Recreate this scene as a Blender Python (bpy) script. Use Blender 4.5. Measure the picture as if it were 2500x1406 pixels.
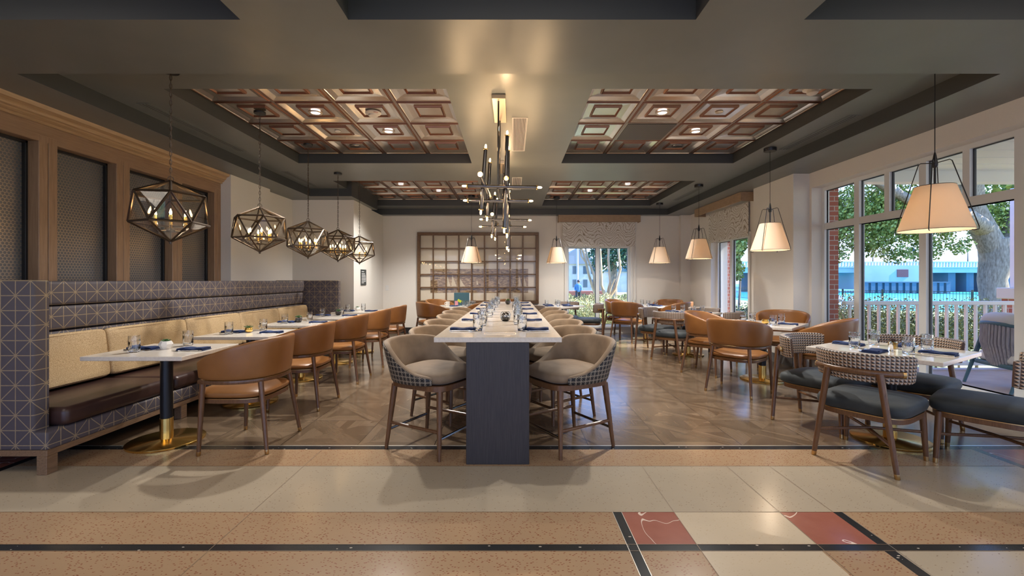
import bpy, bmesh, math, random
from math import sin, cos, pi, radians, sqrt, atan2
from mathutils import Vector, Matrix
for o in list(bpy.data.objects): bpy.data.objects.remove(o)
SC = bpy.context.scene
COL = SC.collection
random.seed(7)
# ---------------------------------------------------------------- camera
cam = bpy.data.cameras.new('camera'); camo = bpy.data.objects.new('camera', cam); COL.objects.link(camo)
cam.sensor_width = 36; cam.lens = 15.35; cam.shift_x = 0.0; cam.shift_y = -0.0072
cam.clip_start = 0.05; cam.clip_end = 600
camo.location = (0, 0, 1.3); camo.rotation_euler = (pi/2, 0, 0)
SC.camera = camo
SC.view_settings.view_transform = 'Standard'; SC.view_settings.look = 'None'
SC.view_settings.gamma = 1.0; SC.view_settings.use_curve_mapping = False
SC.view_settings.exposure = 1.42
SC.cycles.use_denoising = True
SC.cycles.max_bounces = 9; SC.cycles.diffuse_bounces = 4; SC.cycles.glossy_bounces = 4
SC.cycles.transmission_bounces = 8; SC.cycles.transparent_max_bounces = 16
SC.cycles.sample_clamp_indirect = 4.0; SC.cycles.caustics_reflective = False; SC.cycles.caustics_refractive = False
# ---------------------------------------------------------------- world
W = bpy.data.worlds.new('world'); SC.world = W; W.use_nodes = True
nt = W.node_tree; nt.nodes.clear()
tc = nt.nodes.new('ShaderNodeTexCoord'); sp = nt.nodes.new('ShaderNodeSeparateXYZ')
rp = nt.nodes.new('ShaderNodeValToRGB'); bg = nt.nodes.new('ShaderNodeBackground'); wo = nt.nodes.new('ShaderNodeOutputWorld')
nt.links.new(tc.outputs['Generated'], sp.inputs[0]); nt.links.new(sp.outputs['Z'], rp.inputs[0])
e = rp.color_ramp.elements
e[0].position = 0.0; e[0].color = (0.62, 0.66, 0.88, 1)
e[1].position = 0.55; e[1].color = (0.14, 0.42, 1.25, 1)
m_ = e.new(0.12); m_.color = (0.52, 0.68, 1.02, 1)
m_ = e.new(0.26); m_.color = (0.26, 0.55, 1.25, 1)
bg.inputs['Strength'].default_value = 1.25
nt.links.new(rp.outputs[0], bg.inputs[0]); nt.links.new(bg.outputs[0], wo.inputs[0])
# ---------------------------------------------------------------- sun and lights
def light(name, kind, loc, power, color=(1, 1, 1), size=0.05, rot=(0, 0, 0), parent=None, **kw):
    l = bpy.data.lights.new(name, kind); l.energy = power; l.color = color
    if kind == 'AREA':
        l.shape = 'RECTANGLE'; l.size = size; l.size_y = kw.get('size_y', size)
    elif kind == 'SUN': l.angle = size
    else: l.shadow_soft_size = size
    if kind == 'SPOT': l.spot_size = kw.get('spot', 1.9); l.spot_blend = 0.8
    o = bpy.data.objects.new(name, l); COL.objects.link(o); o.location = loc; o.rotation_euler = rot
    if parent: o.parent = parent
    return o
sunv = Vector((-0.78, 0.05, -0.62))
SUN = light('sun', 'SUN', (30, 10, 40), 6.5, (1.0, 0.93, 0.82), 0.009, sunv.to_track_quat('-Z', 'Y').to_euler())
# unseen area lights added behind the camera to brighten the room
for lx in (-3.4, 0.05, 3.4):
    for ly in (1.2, -1.2):
        light('lobby_fill_light', 'AREA', (lx, ly, 3.18), 9, (1.0, 0.88, 0.74), 1.3, (0, 0, 0), size_y=1.3)
# portals at the window openings; glazing behind the camera is added for daylight
def portal(loc, rot, sx, sy):
    o = light('daylight_portal', 'AREA', loc, 1, (1, 1, 1), sx, rot, size_y=sy); o.data.cycles.is_portal = True
portal((4.9, 4.2, 1.43), (0, radians(90), 0), 2.5, 4.7)
portal((-0.6, -5.3, 1.5), (radians(90), 0, 0), 9.0, 2.8)
portal((4.9, -1.35, 1.43), (0, radians(90), 0), 2.5, 6.4)
# ---------------------------------------------------------------- materials
class NM:
    def __init__(s, name):
        s.m = bpy.data.materials.new(name); s.m.use_nodes = True; s.t = s.m.node_tree
        s.b = s.t.nodes['Principled BSDF']; s.out = s.t.nodes['Material Output']
    def n(s, ty, **kw):
        x = s.t.nodes.new(ty)
        for k, v in kw.items(): setattr(x, k, v)
        return x
    def put(s, inp, v):
        if v is None: return
        if hasattr(v, 'node'): s.t.links.new(v, inp)
        elif isinstance(v, (tuple, list)): inp.default_value = (tuple(v)+(1,))[:4] if inp.type == 'RGBA' else v
        else: inp.default_value = v
    def ma(s, op, a, b=None, c=None):
        x = s.n('ShaderNodeMath', operation=op); s.put(x.inputs[0], a); s.put(x.inputs[1], b); s.put(x.inputs[2], c); return x.outputs[0]
    def mix(s, f, a, b):
        x = s.n('ShaderNodeMix', data_type='RGBA'); s.put(x.inputs[0], f); s.put(x.inputs[6], a); s.put(x.inputs[7], b); return x.outputs[2]
    def co(s, which='Object'):
        return s.n('ShaderNodeTexCoord').outputs[which]
    def geo(s): return s.n('ShaderNodeNewGeometry').outputs['Position']
    def sep(s, v):
        x = s.n('ShaderNodeSeparateXYZ'); s.put(x.inputs[0], v); return x.outputs
    def comb(s, a, b, c=0.0):
        x = s.n('ShaderNodeCombineXYZ'); s.put(x.inputs[0], a); s.put(x.inputs[1], b); s.put(x.inputs[2], c); return x.outputs[0]
    def mapp(s, v, sc=(1, 1, 1), rot=(0, 0, 0), loc=(0, 0, 0)):
        x = s.n('ShaderNodeMapping'); s.put(x.inputs[0], v); x.inputs['Scale'].default_value = sc
        x.inputs['Rotation'].default_value = rot; x.inputs['Location'].default_value = loc; return x.outputs[0]
    def noise(s, v, scale=5, det=3, dist=0.0, rough=0.5):
        x = s.n('ShaderNodeTexNoise'); s.put(x.inputs['Vector'], v); x.inputs['Scale'].default_value = scale
        x.inputs['Detail'].default_value = det; x.inputs['Distortion'].default_value = dist; x.inputs['Roughness'].default_value = rough
        return x.outputs['Fac']
    def voro(s, v, scale=5, out='Distance', feature='F1'):
        x = s.n('ShaderNodeTexVoronoi', feature=feature); s.put(x.inputs['Vector'], v); x.inputs['Scale'].default_value = scale
        return x.outputs[out]
    def ramp(s, f, *st):
        x = s.n('ShaderNodeValToRGB'); s.put(x.inputs[0], f); el = x.color_ramp.elements
        el[0].position, el[0].color = st[0][0], tuple(st[0][1])+(1,); el[1].position, el[1].color = st[-1][0], tuple(st[-1][1])+(1,)
        for p, c in st[1:-1]:
            q = el.new(p); q.color = tuple(c)+(1,)
        return x.outputs[0]
    def bump(s, h, st=0.2, d=0.01):
        x = s.n('ShaderNodeBump'); x.inputs['Strength'].default_value = st; x.inputs['Distance'].default_value = d
        s.put(x.inputs['Height'], h); s.put(s.b.inputs['Normal'], x.outputs[0])
    def fin(s, col=None, rough=None, metal=None, **kw):
        s.put(s.b.inputs['Base Color'], col); s.put(s.b.inputs['Roughness'], rough); s.put(s.b.inputs['Metallic'], metal)
        for k, v in kw.items(): s.put(s.b.inputs[k.replace('_', ' ')], v)
        return s.m
M = {}
def plain(name, col, rough=0.5, metal=0.0, **kw):
    m = NM(name); M[name] = m.fin(col, rough, metal, **kw); return M[name]
def noisy(name, c1, c2, rough=0.6, scale=20, sc=(1, 1, 1), metal=0.0, bump=0.0, det=4, **kw):
    m = NM(name); v = m.mapp(m.co(), sc); f = m.noise(v, scale, det)
    if bump: m.bump(f, bump, 0.004)
    M[name] = m.fin(m.ramp(f, (0.3, c1), (0.7, c2)), rough, metal, **kw); return M[name]
def emis(name, col, st):
    m = NM(name); M[name] = m.fin((0, 0, 0), 0.5, 0.0, Emission_Color=col, Emission_Strength=st); return M[name]

noisy('wall_paper', (0.67, 0.64, 0.59), (0.71, 0.68, 0.63), 0.75, 6, (8, 8, 60), bump=0.05)
noisy('ceiling_paint', (0.145, 0.157, 0.153), (0.160, 0.172, 0.168), 0.36, 3)
plain('ceiling_step_shade', (0.044, 0.047, 0.048), 0.5)  # darker copy of the ceiling paint, shade painted into the step faces
plain('white_trim', (0.66, 0.65, 0.62), 0.4)
plain('frame_white', (0.66, 0.68, 0.68), 0.35)
plain('frame_gasket', (0.03, 0.035, 0.04), 0.4)
plain('black_base', (0.012, 0.012, 0.014), 0.35)
plain('grey_base', (0.12, 0.12, 0.12), 0.5)
# wood
def wood(name, c1, c2, sc=(1, 1, 8), rough=0.4, scale=12, **kw):
    m = NM(name); v = m.mapp(m.co(), sc); f = m.noise(v, scale, 5, 0.6)
    M[name] = m.fin(m.ramp(f, (0.3, c1), (0.7, c2)), rough, **kw)
wood('walnut', (0.092, 0.041, 0.017), (0.165, 0.078, 0.035), (10, 10, 1.2), 0.32)
wood('screen_wood', (0.25, 0.15, 0.085), (0.34, 0.21, 0.125), (9, 9, 0.7), 0.38, 6)
wood('screen_wood_h', (0.25, 0.15, 0.085), (0.34, 0.21, 0.125), (9, 0.7, 9), 0.38, 6)
wood('crown_wood', (0.36, 0.23, 0.12), (0.46, 0.30, 0.165), (9, 0.7, 9), 0.28, 6)
wood('valance_wood', (0.27, 0.18, 0.11), (0.38, 0.26, 0.165), (2, 2, 14), 0.5, 6)
wood('grid_wood', (0.10, 0.05, 0.02), (0.16, 0.085, 0.035), (3, 3, 3), 0.4)
wood('booth_wood', (0.16, 0.095, 0.055), (0.25, 0.155, 0.09), (6, 1, 9), 0.4)
wood('pedestal_wood', (0.020, 0.016, 0.016), (0.050, 0.041, 0.040), (60, 60, 1.0), 0.45, 7)
noisy('quartz', (0.66, 0.60, 0.53), (0.74, 0.69, 0.62), 0.12, 60, det=6)
plain('brass', (0.83, 0.55, 0.17), 0.22, 1.0)
plain('brass_dull', (0.55, 0.36, 0.16), 0.3, 1.0)
plain('black_metal', (0.018, 0.018, 0.02), 0.35, 0.4)
plain('bronze', (0.10, 0.075, 0.055), 0.32, 0.85)
plain('gunmetal', (0.16, 0.15, 0.145), 0.2, 1.0)
plain('steel', (0.75, 0.72, 0.68), 0.18, 1.0)
plain('champagne', (0.72, 0.60, 0.46), 0.3, 0.9)
# leather
m = NM('tan_leather'); f = m.voro(m.mapp(m.co(), (1, 1, 1.6)), 260); m.bump(f, 0.22, 0.002)
M['tan_leather'] = m.fin(m.ramp(m.noise(m.co(), 6), (0.3, (0.22, 0.09, 0.024)), (0.7, (0.28, 0.118, 0.035))), 0.34, Coat_Weight=0.15, Coat_Roughness=0.3)
noisy('brown_leather', (0.030, 0.014, 0.013), (0.055, 0.026, 0.022), 0.36, 4, bump=0.15)
noisy('suede', (0.18, 0.125, 0.078), (0.29, 0.21, 0.135), 0.7, 7, det=5, bump=0.05, Sheen_Weight=0.15)
noisy('teal_velvet', (0.010, 0.015, 0.019), (0.026, 0.034, 0.038), 0.72, 8, Sheen_Weight=0.08)
noisy('navy_cloth', (0.008, 0.022, 0.085), (0.014, 0.036, 0.13), 0.8, 80, bump=0.1)
m = NM('gold_weave'); f = m.noise(m.mapp(m.co(), (60, 60, 180)), 2.2, 3)
m.bump(f, 0.4, 0.004); M['gold_weave'] = m.fin(m.ramp(f, (0.35, (0.36, 0.235, 0.11)), (0.62, (0.66, 0.50, 0.30))), 0.6)
# banquette fabric: tan lines on mauve grey
def line(m, x, w):      # distance of x from nearest integer < w
    fr = m.ma('FRACT', m.ma('ADD', x, 0.5)); return m.ma('LESS_THAN', m.ma('ABSOLUTE', m.ma('SUBTRACT', fr, 0.5)), w)
def star_fabric(name, base, ink, p=0.1):
    m = NM(name); s = m.sep(m.geo()); u = m.ma('DIVIDE', m.ma('ADD', s[0], s[1]), p); v = m.ma('DIVIDE', s[2], p)
    h1 = m.ma('DIVIDE', m.ma('ADD', u, v), 2.0); h2 = m.ma('DIVIDE', m.ma('SUBTRACT', u, v), 2.0)
    a = m.ma('MAXIMUM', line(m, u, 0.03), line(m, v, 0.03)); b = m.ma('MAXIMUM', line(m, h1, 0.02), line(m, h2, 0.02))
    f = m.ma('MAXIMUM', a, b); f2 = m.ma('MULTIPLY', f, m.ma('ADD', 0.55, m.ma('MULTIPLY', m.noise(m.geo(), 60), 0.6)))
    M[name] = m.fin(m.mix(f2, base, ink), 0.6)
star_fabric('booth_fabric', (0.078, 0.068, 0.082), (0.33, 0.25, 0.15))
# studded triangle fabric (uses UVs in metres)
m = NM('triangle_fabric'); s = m.sep(m.co('UV')); P = 0.023
u = m.ma('SUBTRACT', m.ma('FRACT', m.ma('DIVIDE', s[0], P)), 0.5); v = m.ma('SUBTRACT', m.ma('FRACT', m.ma('DIVIDE', s[1], P)), 0.5)
d1 = m.ma('GREATER_THAN', m.ma('ADD', u, v), 0.0); d2 = m.ma('GREATER_THAN', m.ma('SUBTRACT', u, v), 0.0)
up = m.mix(d2, (0.50, 0.345, 0.23), (0.42, 0.40, 0.385)); dn = m.mix(d2, (0.09, 0.05, 0.035), (0.012, 0.012, 0.014))
M['triangle_fabric'] = m.fin(m.mix(d1, dn, up), 0.5)
# petal fabric for stool backs
m = NM('petal_fabric'); s = m.sep(m.co('UV')); P = 0.034
u = m.ma('FRACT', m.ma('DIVIDE', s[0], P)); v = m.ma('FRACT', m.ma('DIVIDE', s[1], P)); acc = None
for cx, cy in ((0, 0), (1, 0), (0, 1), (1, 1)):
    a = m.ma('SUBTRACT', u, cx); b = m.ma('SUBTRACT', v, cy)
    d = m.ma('SQRT', m.ma('ADD', m.ma('MULTIPLY', a, a), m.ma('MULTIPLY', b, b)))
    r = m.ma('LESS_THAN', m.ma('ABSOLUTE', m.ma('SUBTRACT', d, 0.62)), 0.036); acc = r if acc is None else m.ma('MAXIMUM', acc, r)
M['petal_fabric'] = m.fin(m.mix(acc, (0.012, 0.013, 0.017), (0.40, 0.35, 0.27)), 0.6)
# parquet tile floor
m = NM('parquet_tile'); s = m.sep(m.geo()); T = 0.608
U = m.ma('DIVIDE', m.ma('SUBTRACT', s[0], 0.602), T); V = m.ma('DIVIDE', m.ma('SUBTRACT', s[1], 3.447), T)
u = m.ma('SUBTRACT', m.ma('FRACT', U), 0.5); v = m.ma('SUBTRACT', m.ma('FRACT', V), 0.5)
iu = m.ma('FLOOR', U); iv = m.ma('FLOOR', V)
rnd = m.n('ShaderNodeTexWhiteNoise', noise_dimensions='2D'); m.put(rnd.inputs[0], m.comb(iu, iv)); fl = None
dg = m.ma('SUBTRACT', v, u); band = m.ma('LESS_THAN', m.ma('ABSOLUTE', m.ma('ADD', u, v)), 0.19)
upper = m.ma('GREATER_THAN', dg, 0.0)
q = m.ma('GREATER_THAN', m.ma('ADD', u, v), 0.0)
def plank(coord, off):
    return m.ma('FLOOR', m.ma('MULTIPLY', m.ma('ADD', coord, off), 9.0))
acr = m.mix(upper, m.comb(v, u, 0), m.comb(u, v, 0))     # across / along in the triangles
sa = m.sep(acr)
xq = m.ma('ADD', m.ma('MULTIPLY', band, m.ma('ADD', u, v)), m.ma('MULTIPLY', m.ma('SUBTRACT', 1.0, band), sa[0]))
yq = m.ma('ADD', m.ma('MULTIPLY', band, dg), m.ma('MULTIPLY', m.ma('SUBTRACT', 1.0, band), sa[1]))
pk = m.ma('FLOOR', m.ma('MULTIPLY', xq, 7.9))
wn = m.n('ShaderNodeTexWhiteNoise', noise_dimensions='4D')
m.put(wn.inputs['Vector'], m.comb(m.ma('ADD', pk, m.ma('MULTIPLY', band, 31.0)), m.ma('ADD', m.ma('MULTIPLY', q, 7.0), m.ma('MULTIPLY', upper, 3.0)), iu)); m.put(wn.inputs['W'], iv)
gr = m.noise(m.comb(m.ma('MULTIPLY', m.ma('ADD', xq, iu), 30.0), m.ma('MULTIPLY', yq, 2.5), m.ma('ADD', m.ma('MULTIPLY', iv, 3.1), pk)), 1.6, 5, 0.5)
tone = m.ma('ADD', m.ma('MULTIPLY', wn.outputs[0], 0.55), m.ma('MULTIPLY', gr, 0.45))
colr = m.ramp(tone, (0.12, (0.105, 0.070, 0.043)), (0.5, (0.150, 0.103, 0.065)), (0.88, (0.205, 0.145, 0.094)))
gu = m.ma('MAXIMUM', line(m, U, 0.0055), line(m, V, 0.0055))
rr = m.ma('ADD', 0.16, m.ma('MULTIPLY', gr, 0.14))
M['parquet_tile'] = m.fin(m.mix(gu, colr, (0.05, 0.035, 0.025)), rr, Coat_Weight=0.3, Coat_Roughness=0.12)
# terrazzo
def terrazzo(name, base, chip, amt=0.5, rough=0.2, sc=70):
    m = NM(name); g = m.geo(); vc = m.n('ShaderNodeTexVoronoi'); m.put(vc.inputs['Vector'], m.mapp(g, (1, 2.0, 1), (0, 0, 0.5))); vc.inputs['Scale'].default_value = sc
    pick = m.ma('GREATER_THAN', m.sep(vc.outputs['Color'])[0], 1-amt); d = m.ma('LESS_THAN', vc.outputs['Distance'], 0.30)
    f = m.ma('MULTIPLY', pick, d); cl = m.noise(g, 3.0, 5); b2 = tuple(x*0.86 for x in base)
    M[name] = m.fin(m.mix(f, m.mix(cl, b2, base), chip), rough)
terrazzo('terrazzo_tan', (0.41, 0.275, 0.165), (0.24, 0.09, 0.05), 0.55, sc=58)
terrazzo('terrazzo_pale', (0.44, 0.37, 0.275), (0.25, 0.18, 0.12), 0.12)
terrazzo('terrazzo_cream', (0.60, 0.50, 0.365), (0.50, 0.40, 0.27), 0.25)
terrazzo('terrazzo_black', (0.022, 0.024, 0.027), (0.5, 0.45, 0.38), 0.05, sc=40)
m = NM('red_marble'); g = m.geo(); vn = m.ma('ABSOLUTE', m.ma('SUBTRACT', m.noise(g, 2.2, 3, 0.8), 0.5))
M['red_marble'] = m.fin(m.mix(m.ma('LESS_THAN', vn, 0.0035), m.mix(m.noise(g, 9, 4), (0.27, 0.085, 0.055), (0.38, 0.14, 0.10)), (0.75, 0.6, 0.5)), 0.2)
plain('floor_metal', (0.62, 0.58, 0.52), 0.3, 0.8)
plain('floor_joint', (0.22, 0.15, 0.09), 0.5)
# glass kinds
def clearpane(name, tint=(1, 1, 1), refl=0.6):
    m = NM(name); t = m.t; tr = m.n('ShaderNodeBsdfTransparent'); tr.inputs[0].default_value = tuple(tint)+(1,)
    gl = m.n('ShaderNodeBsdfGlossy'); gl.inputs['Roughness'].default_value = 0.02
    fr = m.n('ShaderNodeLayerWeight'); fr.inputs[0].default_value = 0.5; mx = m.n('ShaderNodeMixShader')
    sch = m.ma('ADD', 0.04, m.ma('MULTIPLY', 0.96, m.ma('POWER', fr.outputs['Facing'], 5.0)))
    t.links.new(m.ma('MULTIPLY', sch, refl), mx.inputs[0]); t.links.new(tr.outputs[0], mx.inputs[1]); t.links.new(gl.outputs[0], mx.inputs[2])
    t.links.new(mx.outputs[0], m.out.inputs[0]); M[name] = m.m
clearpane('window_glass', (0.97, 0.99, 1.0), 0.6); clearpane('lantern_glass', (0.97, 0.95, 0.89), 1.8); clearpane('picture_glass', (1, 1, 1), 1.0)
plain('tumbler_glass', (0.97, 0.99, 1.0), 0.0, 0.0, Transmission_Weight=1.0, IOR=1.5)
# screen panels: brass fretwork over dark ground
m = NM('fret_panel'); s = m.sep(m.geo()); P = 0.032
def dots(ox, oy):
    a = m.ma('SUBTRACT', m.ma('FRACT', m.ma('ADD', m.ma('DIVIDE', s[1], P), ox)), 0.5); b = m.ma('SUBTRACT', m.ma('FRACT', m.ma('ADD', m.ma('DIVIDE', s[2], P*1.732), oy)), 0.5)
    b = m.ma('MULTIPLY', b, 1.732); return m.ma('SQRT', m.ma('ADD', m.ma('MULTIPLY', a, a), m.ma('MULTIPLY', b, b)))
dm = m.ma('MINIMUM', dots(0, 0), dots(0.5, 0.5)); ho = m.ma('LESS_THAN', dm, 0.42)
M['fret_panel'] = m.fin(m.mix(ho, (0.34, 0.29, 0.23), (0.12, 0.125, 0.135)), 0.3, m.ma('SUBTRACT', 0.8, m.ma('MULTIPLY', ho, 0.7)))
# pressed tin ceiling
plain('tin_field', (0.66, 0.60, 0.54), 0.22, 0.92); plain('tin_ridge', (0.27, 0.125, 0.075), 0.3, 0.9); plain('tin_grid', (0.33, 0.26, 0.21), 0.3, 0.85)
m = NM('vent_mesh'); s = m.sep(m.geo()); h = m.ma('MULTIPLY', line(m, m.ma('DIVIDE', s[0], 0.022), 0.3), line(m, m.ma('DIVIDE', s[1], 0.022), 0.3))
M['vent_mesh'] = m.fin(m.mix(h, (0.10, 0.085, 0.075), (0.01, 0.01, 0.01)), 0.5)
# shades
m = NM('marbled_shade'); s = m.sep(m.geo()); g = m.comb(m.ma('ADD', s[0], s[1]), s[2], 0.0)
wv = m.ma('ADD', m.ma('MULTIPLY', s[2], 13.0), m.ma('ADD', m.ma('MULTIPLY', m.noise(g, 2.6, 3, 0.6), 6.0), m.ma('MULTIPLY', m.ma('SINE', m.ma('MULTIPLY', m.ma('ADD', s[0], s[1]), 13.0)), 1.2)))
w1 = m.ma('FRACT', wv)
M['marbled_shade'] = m.fin(m.ramp(w1, (0.0, (0.22, 0.17, 0.12)), (0.10, (0.50, 0.46, 0.40)), (0.32, (0.76, 0.75, 0.72)), (0.48, (0.36, 0.32, 0.28)), (0.56, (0.76, 0.75, 0.73)), (0.86, (0.58, 0.55, 0.51)), (1.0, (0.24, 0.19, 0.14))), 0.8)
m = NM('lamp_shade'); t = m.t; d = m.n('ShaderNodeBsdfDiffuse'); d.inputs[0].default_value = (0.72, 0.62, 0.51, 1)
tl = m.n('ShaderNodeBsdfTranslucent'); tl.inputs[0].default_value = (0.85, 0.70, 0.52, 1); mx = m.n('ShaderNodeMixShader'); mx.inputs[0].default_value = 0.35
t.links.new(d.outputs[0], mx.inputs[1]); t.links.new(tl.outputs[0], mx.inputs[2]); t.links.new(mx.outputs[0], m.out.inputs[0]); M['lamp_shade'] = m.m
emis('bulb_glow', (1.0, 0.62, 0.28), 30.0); emis('downlight_glow', (1.0, 0.82, 0.85), 4.0); emis('candle_glow', (1.0, 0.62, 0.28), 26.0)
emis('pendant_glow', (1.0, 0.85, 0.65), 5.0)
# outside
noisy('lawn', (0.20, 0.26, 0.07), (0.42, 0.40, 0.20), 0.9, 3); noisy('deck', (0.36, 0.24, 0.18), (0.46, 0.33, 0.26), 0.6, 3)
noisy('leaf_oak', (0.07, 0.15, 0.02), (0.46, 0.54, 0.12), 0.6, 2.5); noisy('leaf_hedge', (0.06, 0.10, 0.03), (0.26, 0.28, 0.12), 0.6, 5)
noisy('leaf_pale', (0.38, 0.42, 0.14), (0.80, 0.72, 0.45), 0.7, 6); noisy('leaf_dark', (0.02, 0.07, 0.04), (0.08, 0.20, 0.10), 0.6, 3)
noisy('bark', (0.17, 0.13, 0.09), (0.40, 0.33, 0.25), 0.9, 6, (3, 3, 0.8), bump=0.8); noisy('bark_tan', (0.42, 0.27, 0.14), (0.68, 0.50, 0.31), 0.7, 5, (3, 3, 0.6))
plain('water', (0.02, 0.36, 0.48), 0.35); noisy('concrete', (0.36, 0.42, 0.42), (0.52, 0.55, 0.53), 0.8, 0.15)
plain('concrete_dark', (0.09, 0.14, 0.18), 0.8); plain('rust_door', (0.20, 0.07, 0.07), 0.7); plain('fence_metal', (0.02, 0.05, 0.055), 0.5)
plain('rail_white', (0.72, 0.74, 0.74), 0.4); plain('porch_white', (0.70, 0.73, 0.73), 0.5); plain('capstone', (0.60, 0.58, 0.52), 0.8)
plain('patio_blue', (0.05, 0.13, 0.17), 0.5); noisy('rope_grey', (0.26, 0.24, 0.27), (0.42, 0.40, 0.43), 0.8, 10, (12, 12, 1)); plain('cushion_white', (0.66, 0.65, 0.62), 0.8)
m = NM('brick'); s = m.sep(m.geo()); bt = m.n('ShaderNodeTexBrick'); m.put(bt.inputs['Vector'], m.comb(m.ma('ADD', s[0], s[1]), s[2], 0.0))
bt.inputs['Scale'].default_value = 1.0; bt.inputs['Brick Width'].default_value = 0.2; bt.inputs['Row Height'].default_value = 0.073; bt.inputs['Mortar Size'].default_value = 0.006
bt.inputs['Color1'].default_value = (0.35, 0.09, 0.06, 1); bt.inputs['Color2'].default_value = (0.45, 0.15, 0.10, 1); bt.inputs['Mortar'].default_value = (0.5, 0.45, 0.4, 1)
M['brick'] = m.fin(bt.outputs[0], 0.8)
noisy('house_wall', (0.40, 0.42, 0.45), (0.55, 0.56, 0.58), 0.8, 1); plain('house_roof', (0.25, 0.27, 0.30), 0.8); plain('house_glass', (0.08, 0.12, 0.16), 0.2)
plain('planter_red', (0.38, 0.13, 0.09), 0.8); plain('skin', (0.5, 0.3, 0.2), 0.6); plain('coat_blue', (0.06, 0.20, 0.42), 0.7); plain('trousers_dark', (0.03, 0.035, 0.05), 0.8)
plain('white_ceramic', (0.72, 0.70, 0.67), 0.25); plain('succulent', (0.06, 0.16, 0.05), 0.5); plain('succulent_dark', (0.08, 0.05, 0.05), 0.6); plain('pebbles', (0.10, 0.07, 0.06), 0.8)
plain('lime_card', (0.50, 0.60, 0.03), 0.6); plain('pink_card', (0.60, 0.25, 0.30), 0.6); plain('menu_teal', (0.03, 0.09, 0.12), 0.6)
plain('sign_black', (0.02, 0.028, 0.03), 0.4); plain('print_white', (0.65, 0.66, 0.66), 0.6); plain('detector_white', (0.66, 0.62, 0.58), 0.5); plain('print_red', (0.45, 0.03, 0.04), 0.6)
plain('black_socket', (0.02, 0.02, 0.02), 0.5); plain('mat_board', (0.62, 0.55, 0.44), 0.7); plain('sail', (0.50, 0.41, 0.27), 0.7); plain('glass_dark', (0.02, 0.02, 0.03), 0.15)
m = NM('harbour_print'); s = m.sep(m.geo()); f = m.noise(m.comb(m.ma('MULTIPLY', s[0], 4.0), m.ma('MULTIPLY', s[2], 22.0), 0.0), 2.2, 6, 0.7, 0.65)
M['harbour_print'] = m.fin(m.ramp(f, (0.34, (0.06, 0.034, 0.018)), (0.48, (0.19, 0.115, 0.06)), (0.62, (0.46, 0.33, 0.18))), 0.7)
plain('drape_dark', (0.05, 0.05, 0.055), 0.8)
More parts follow.
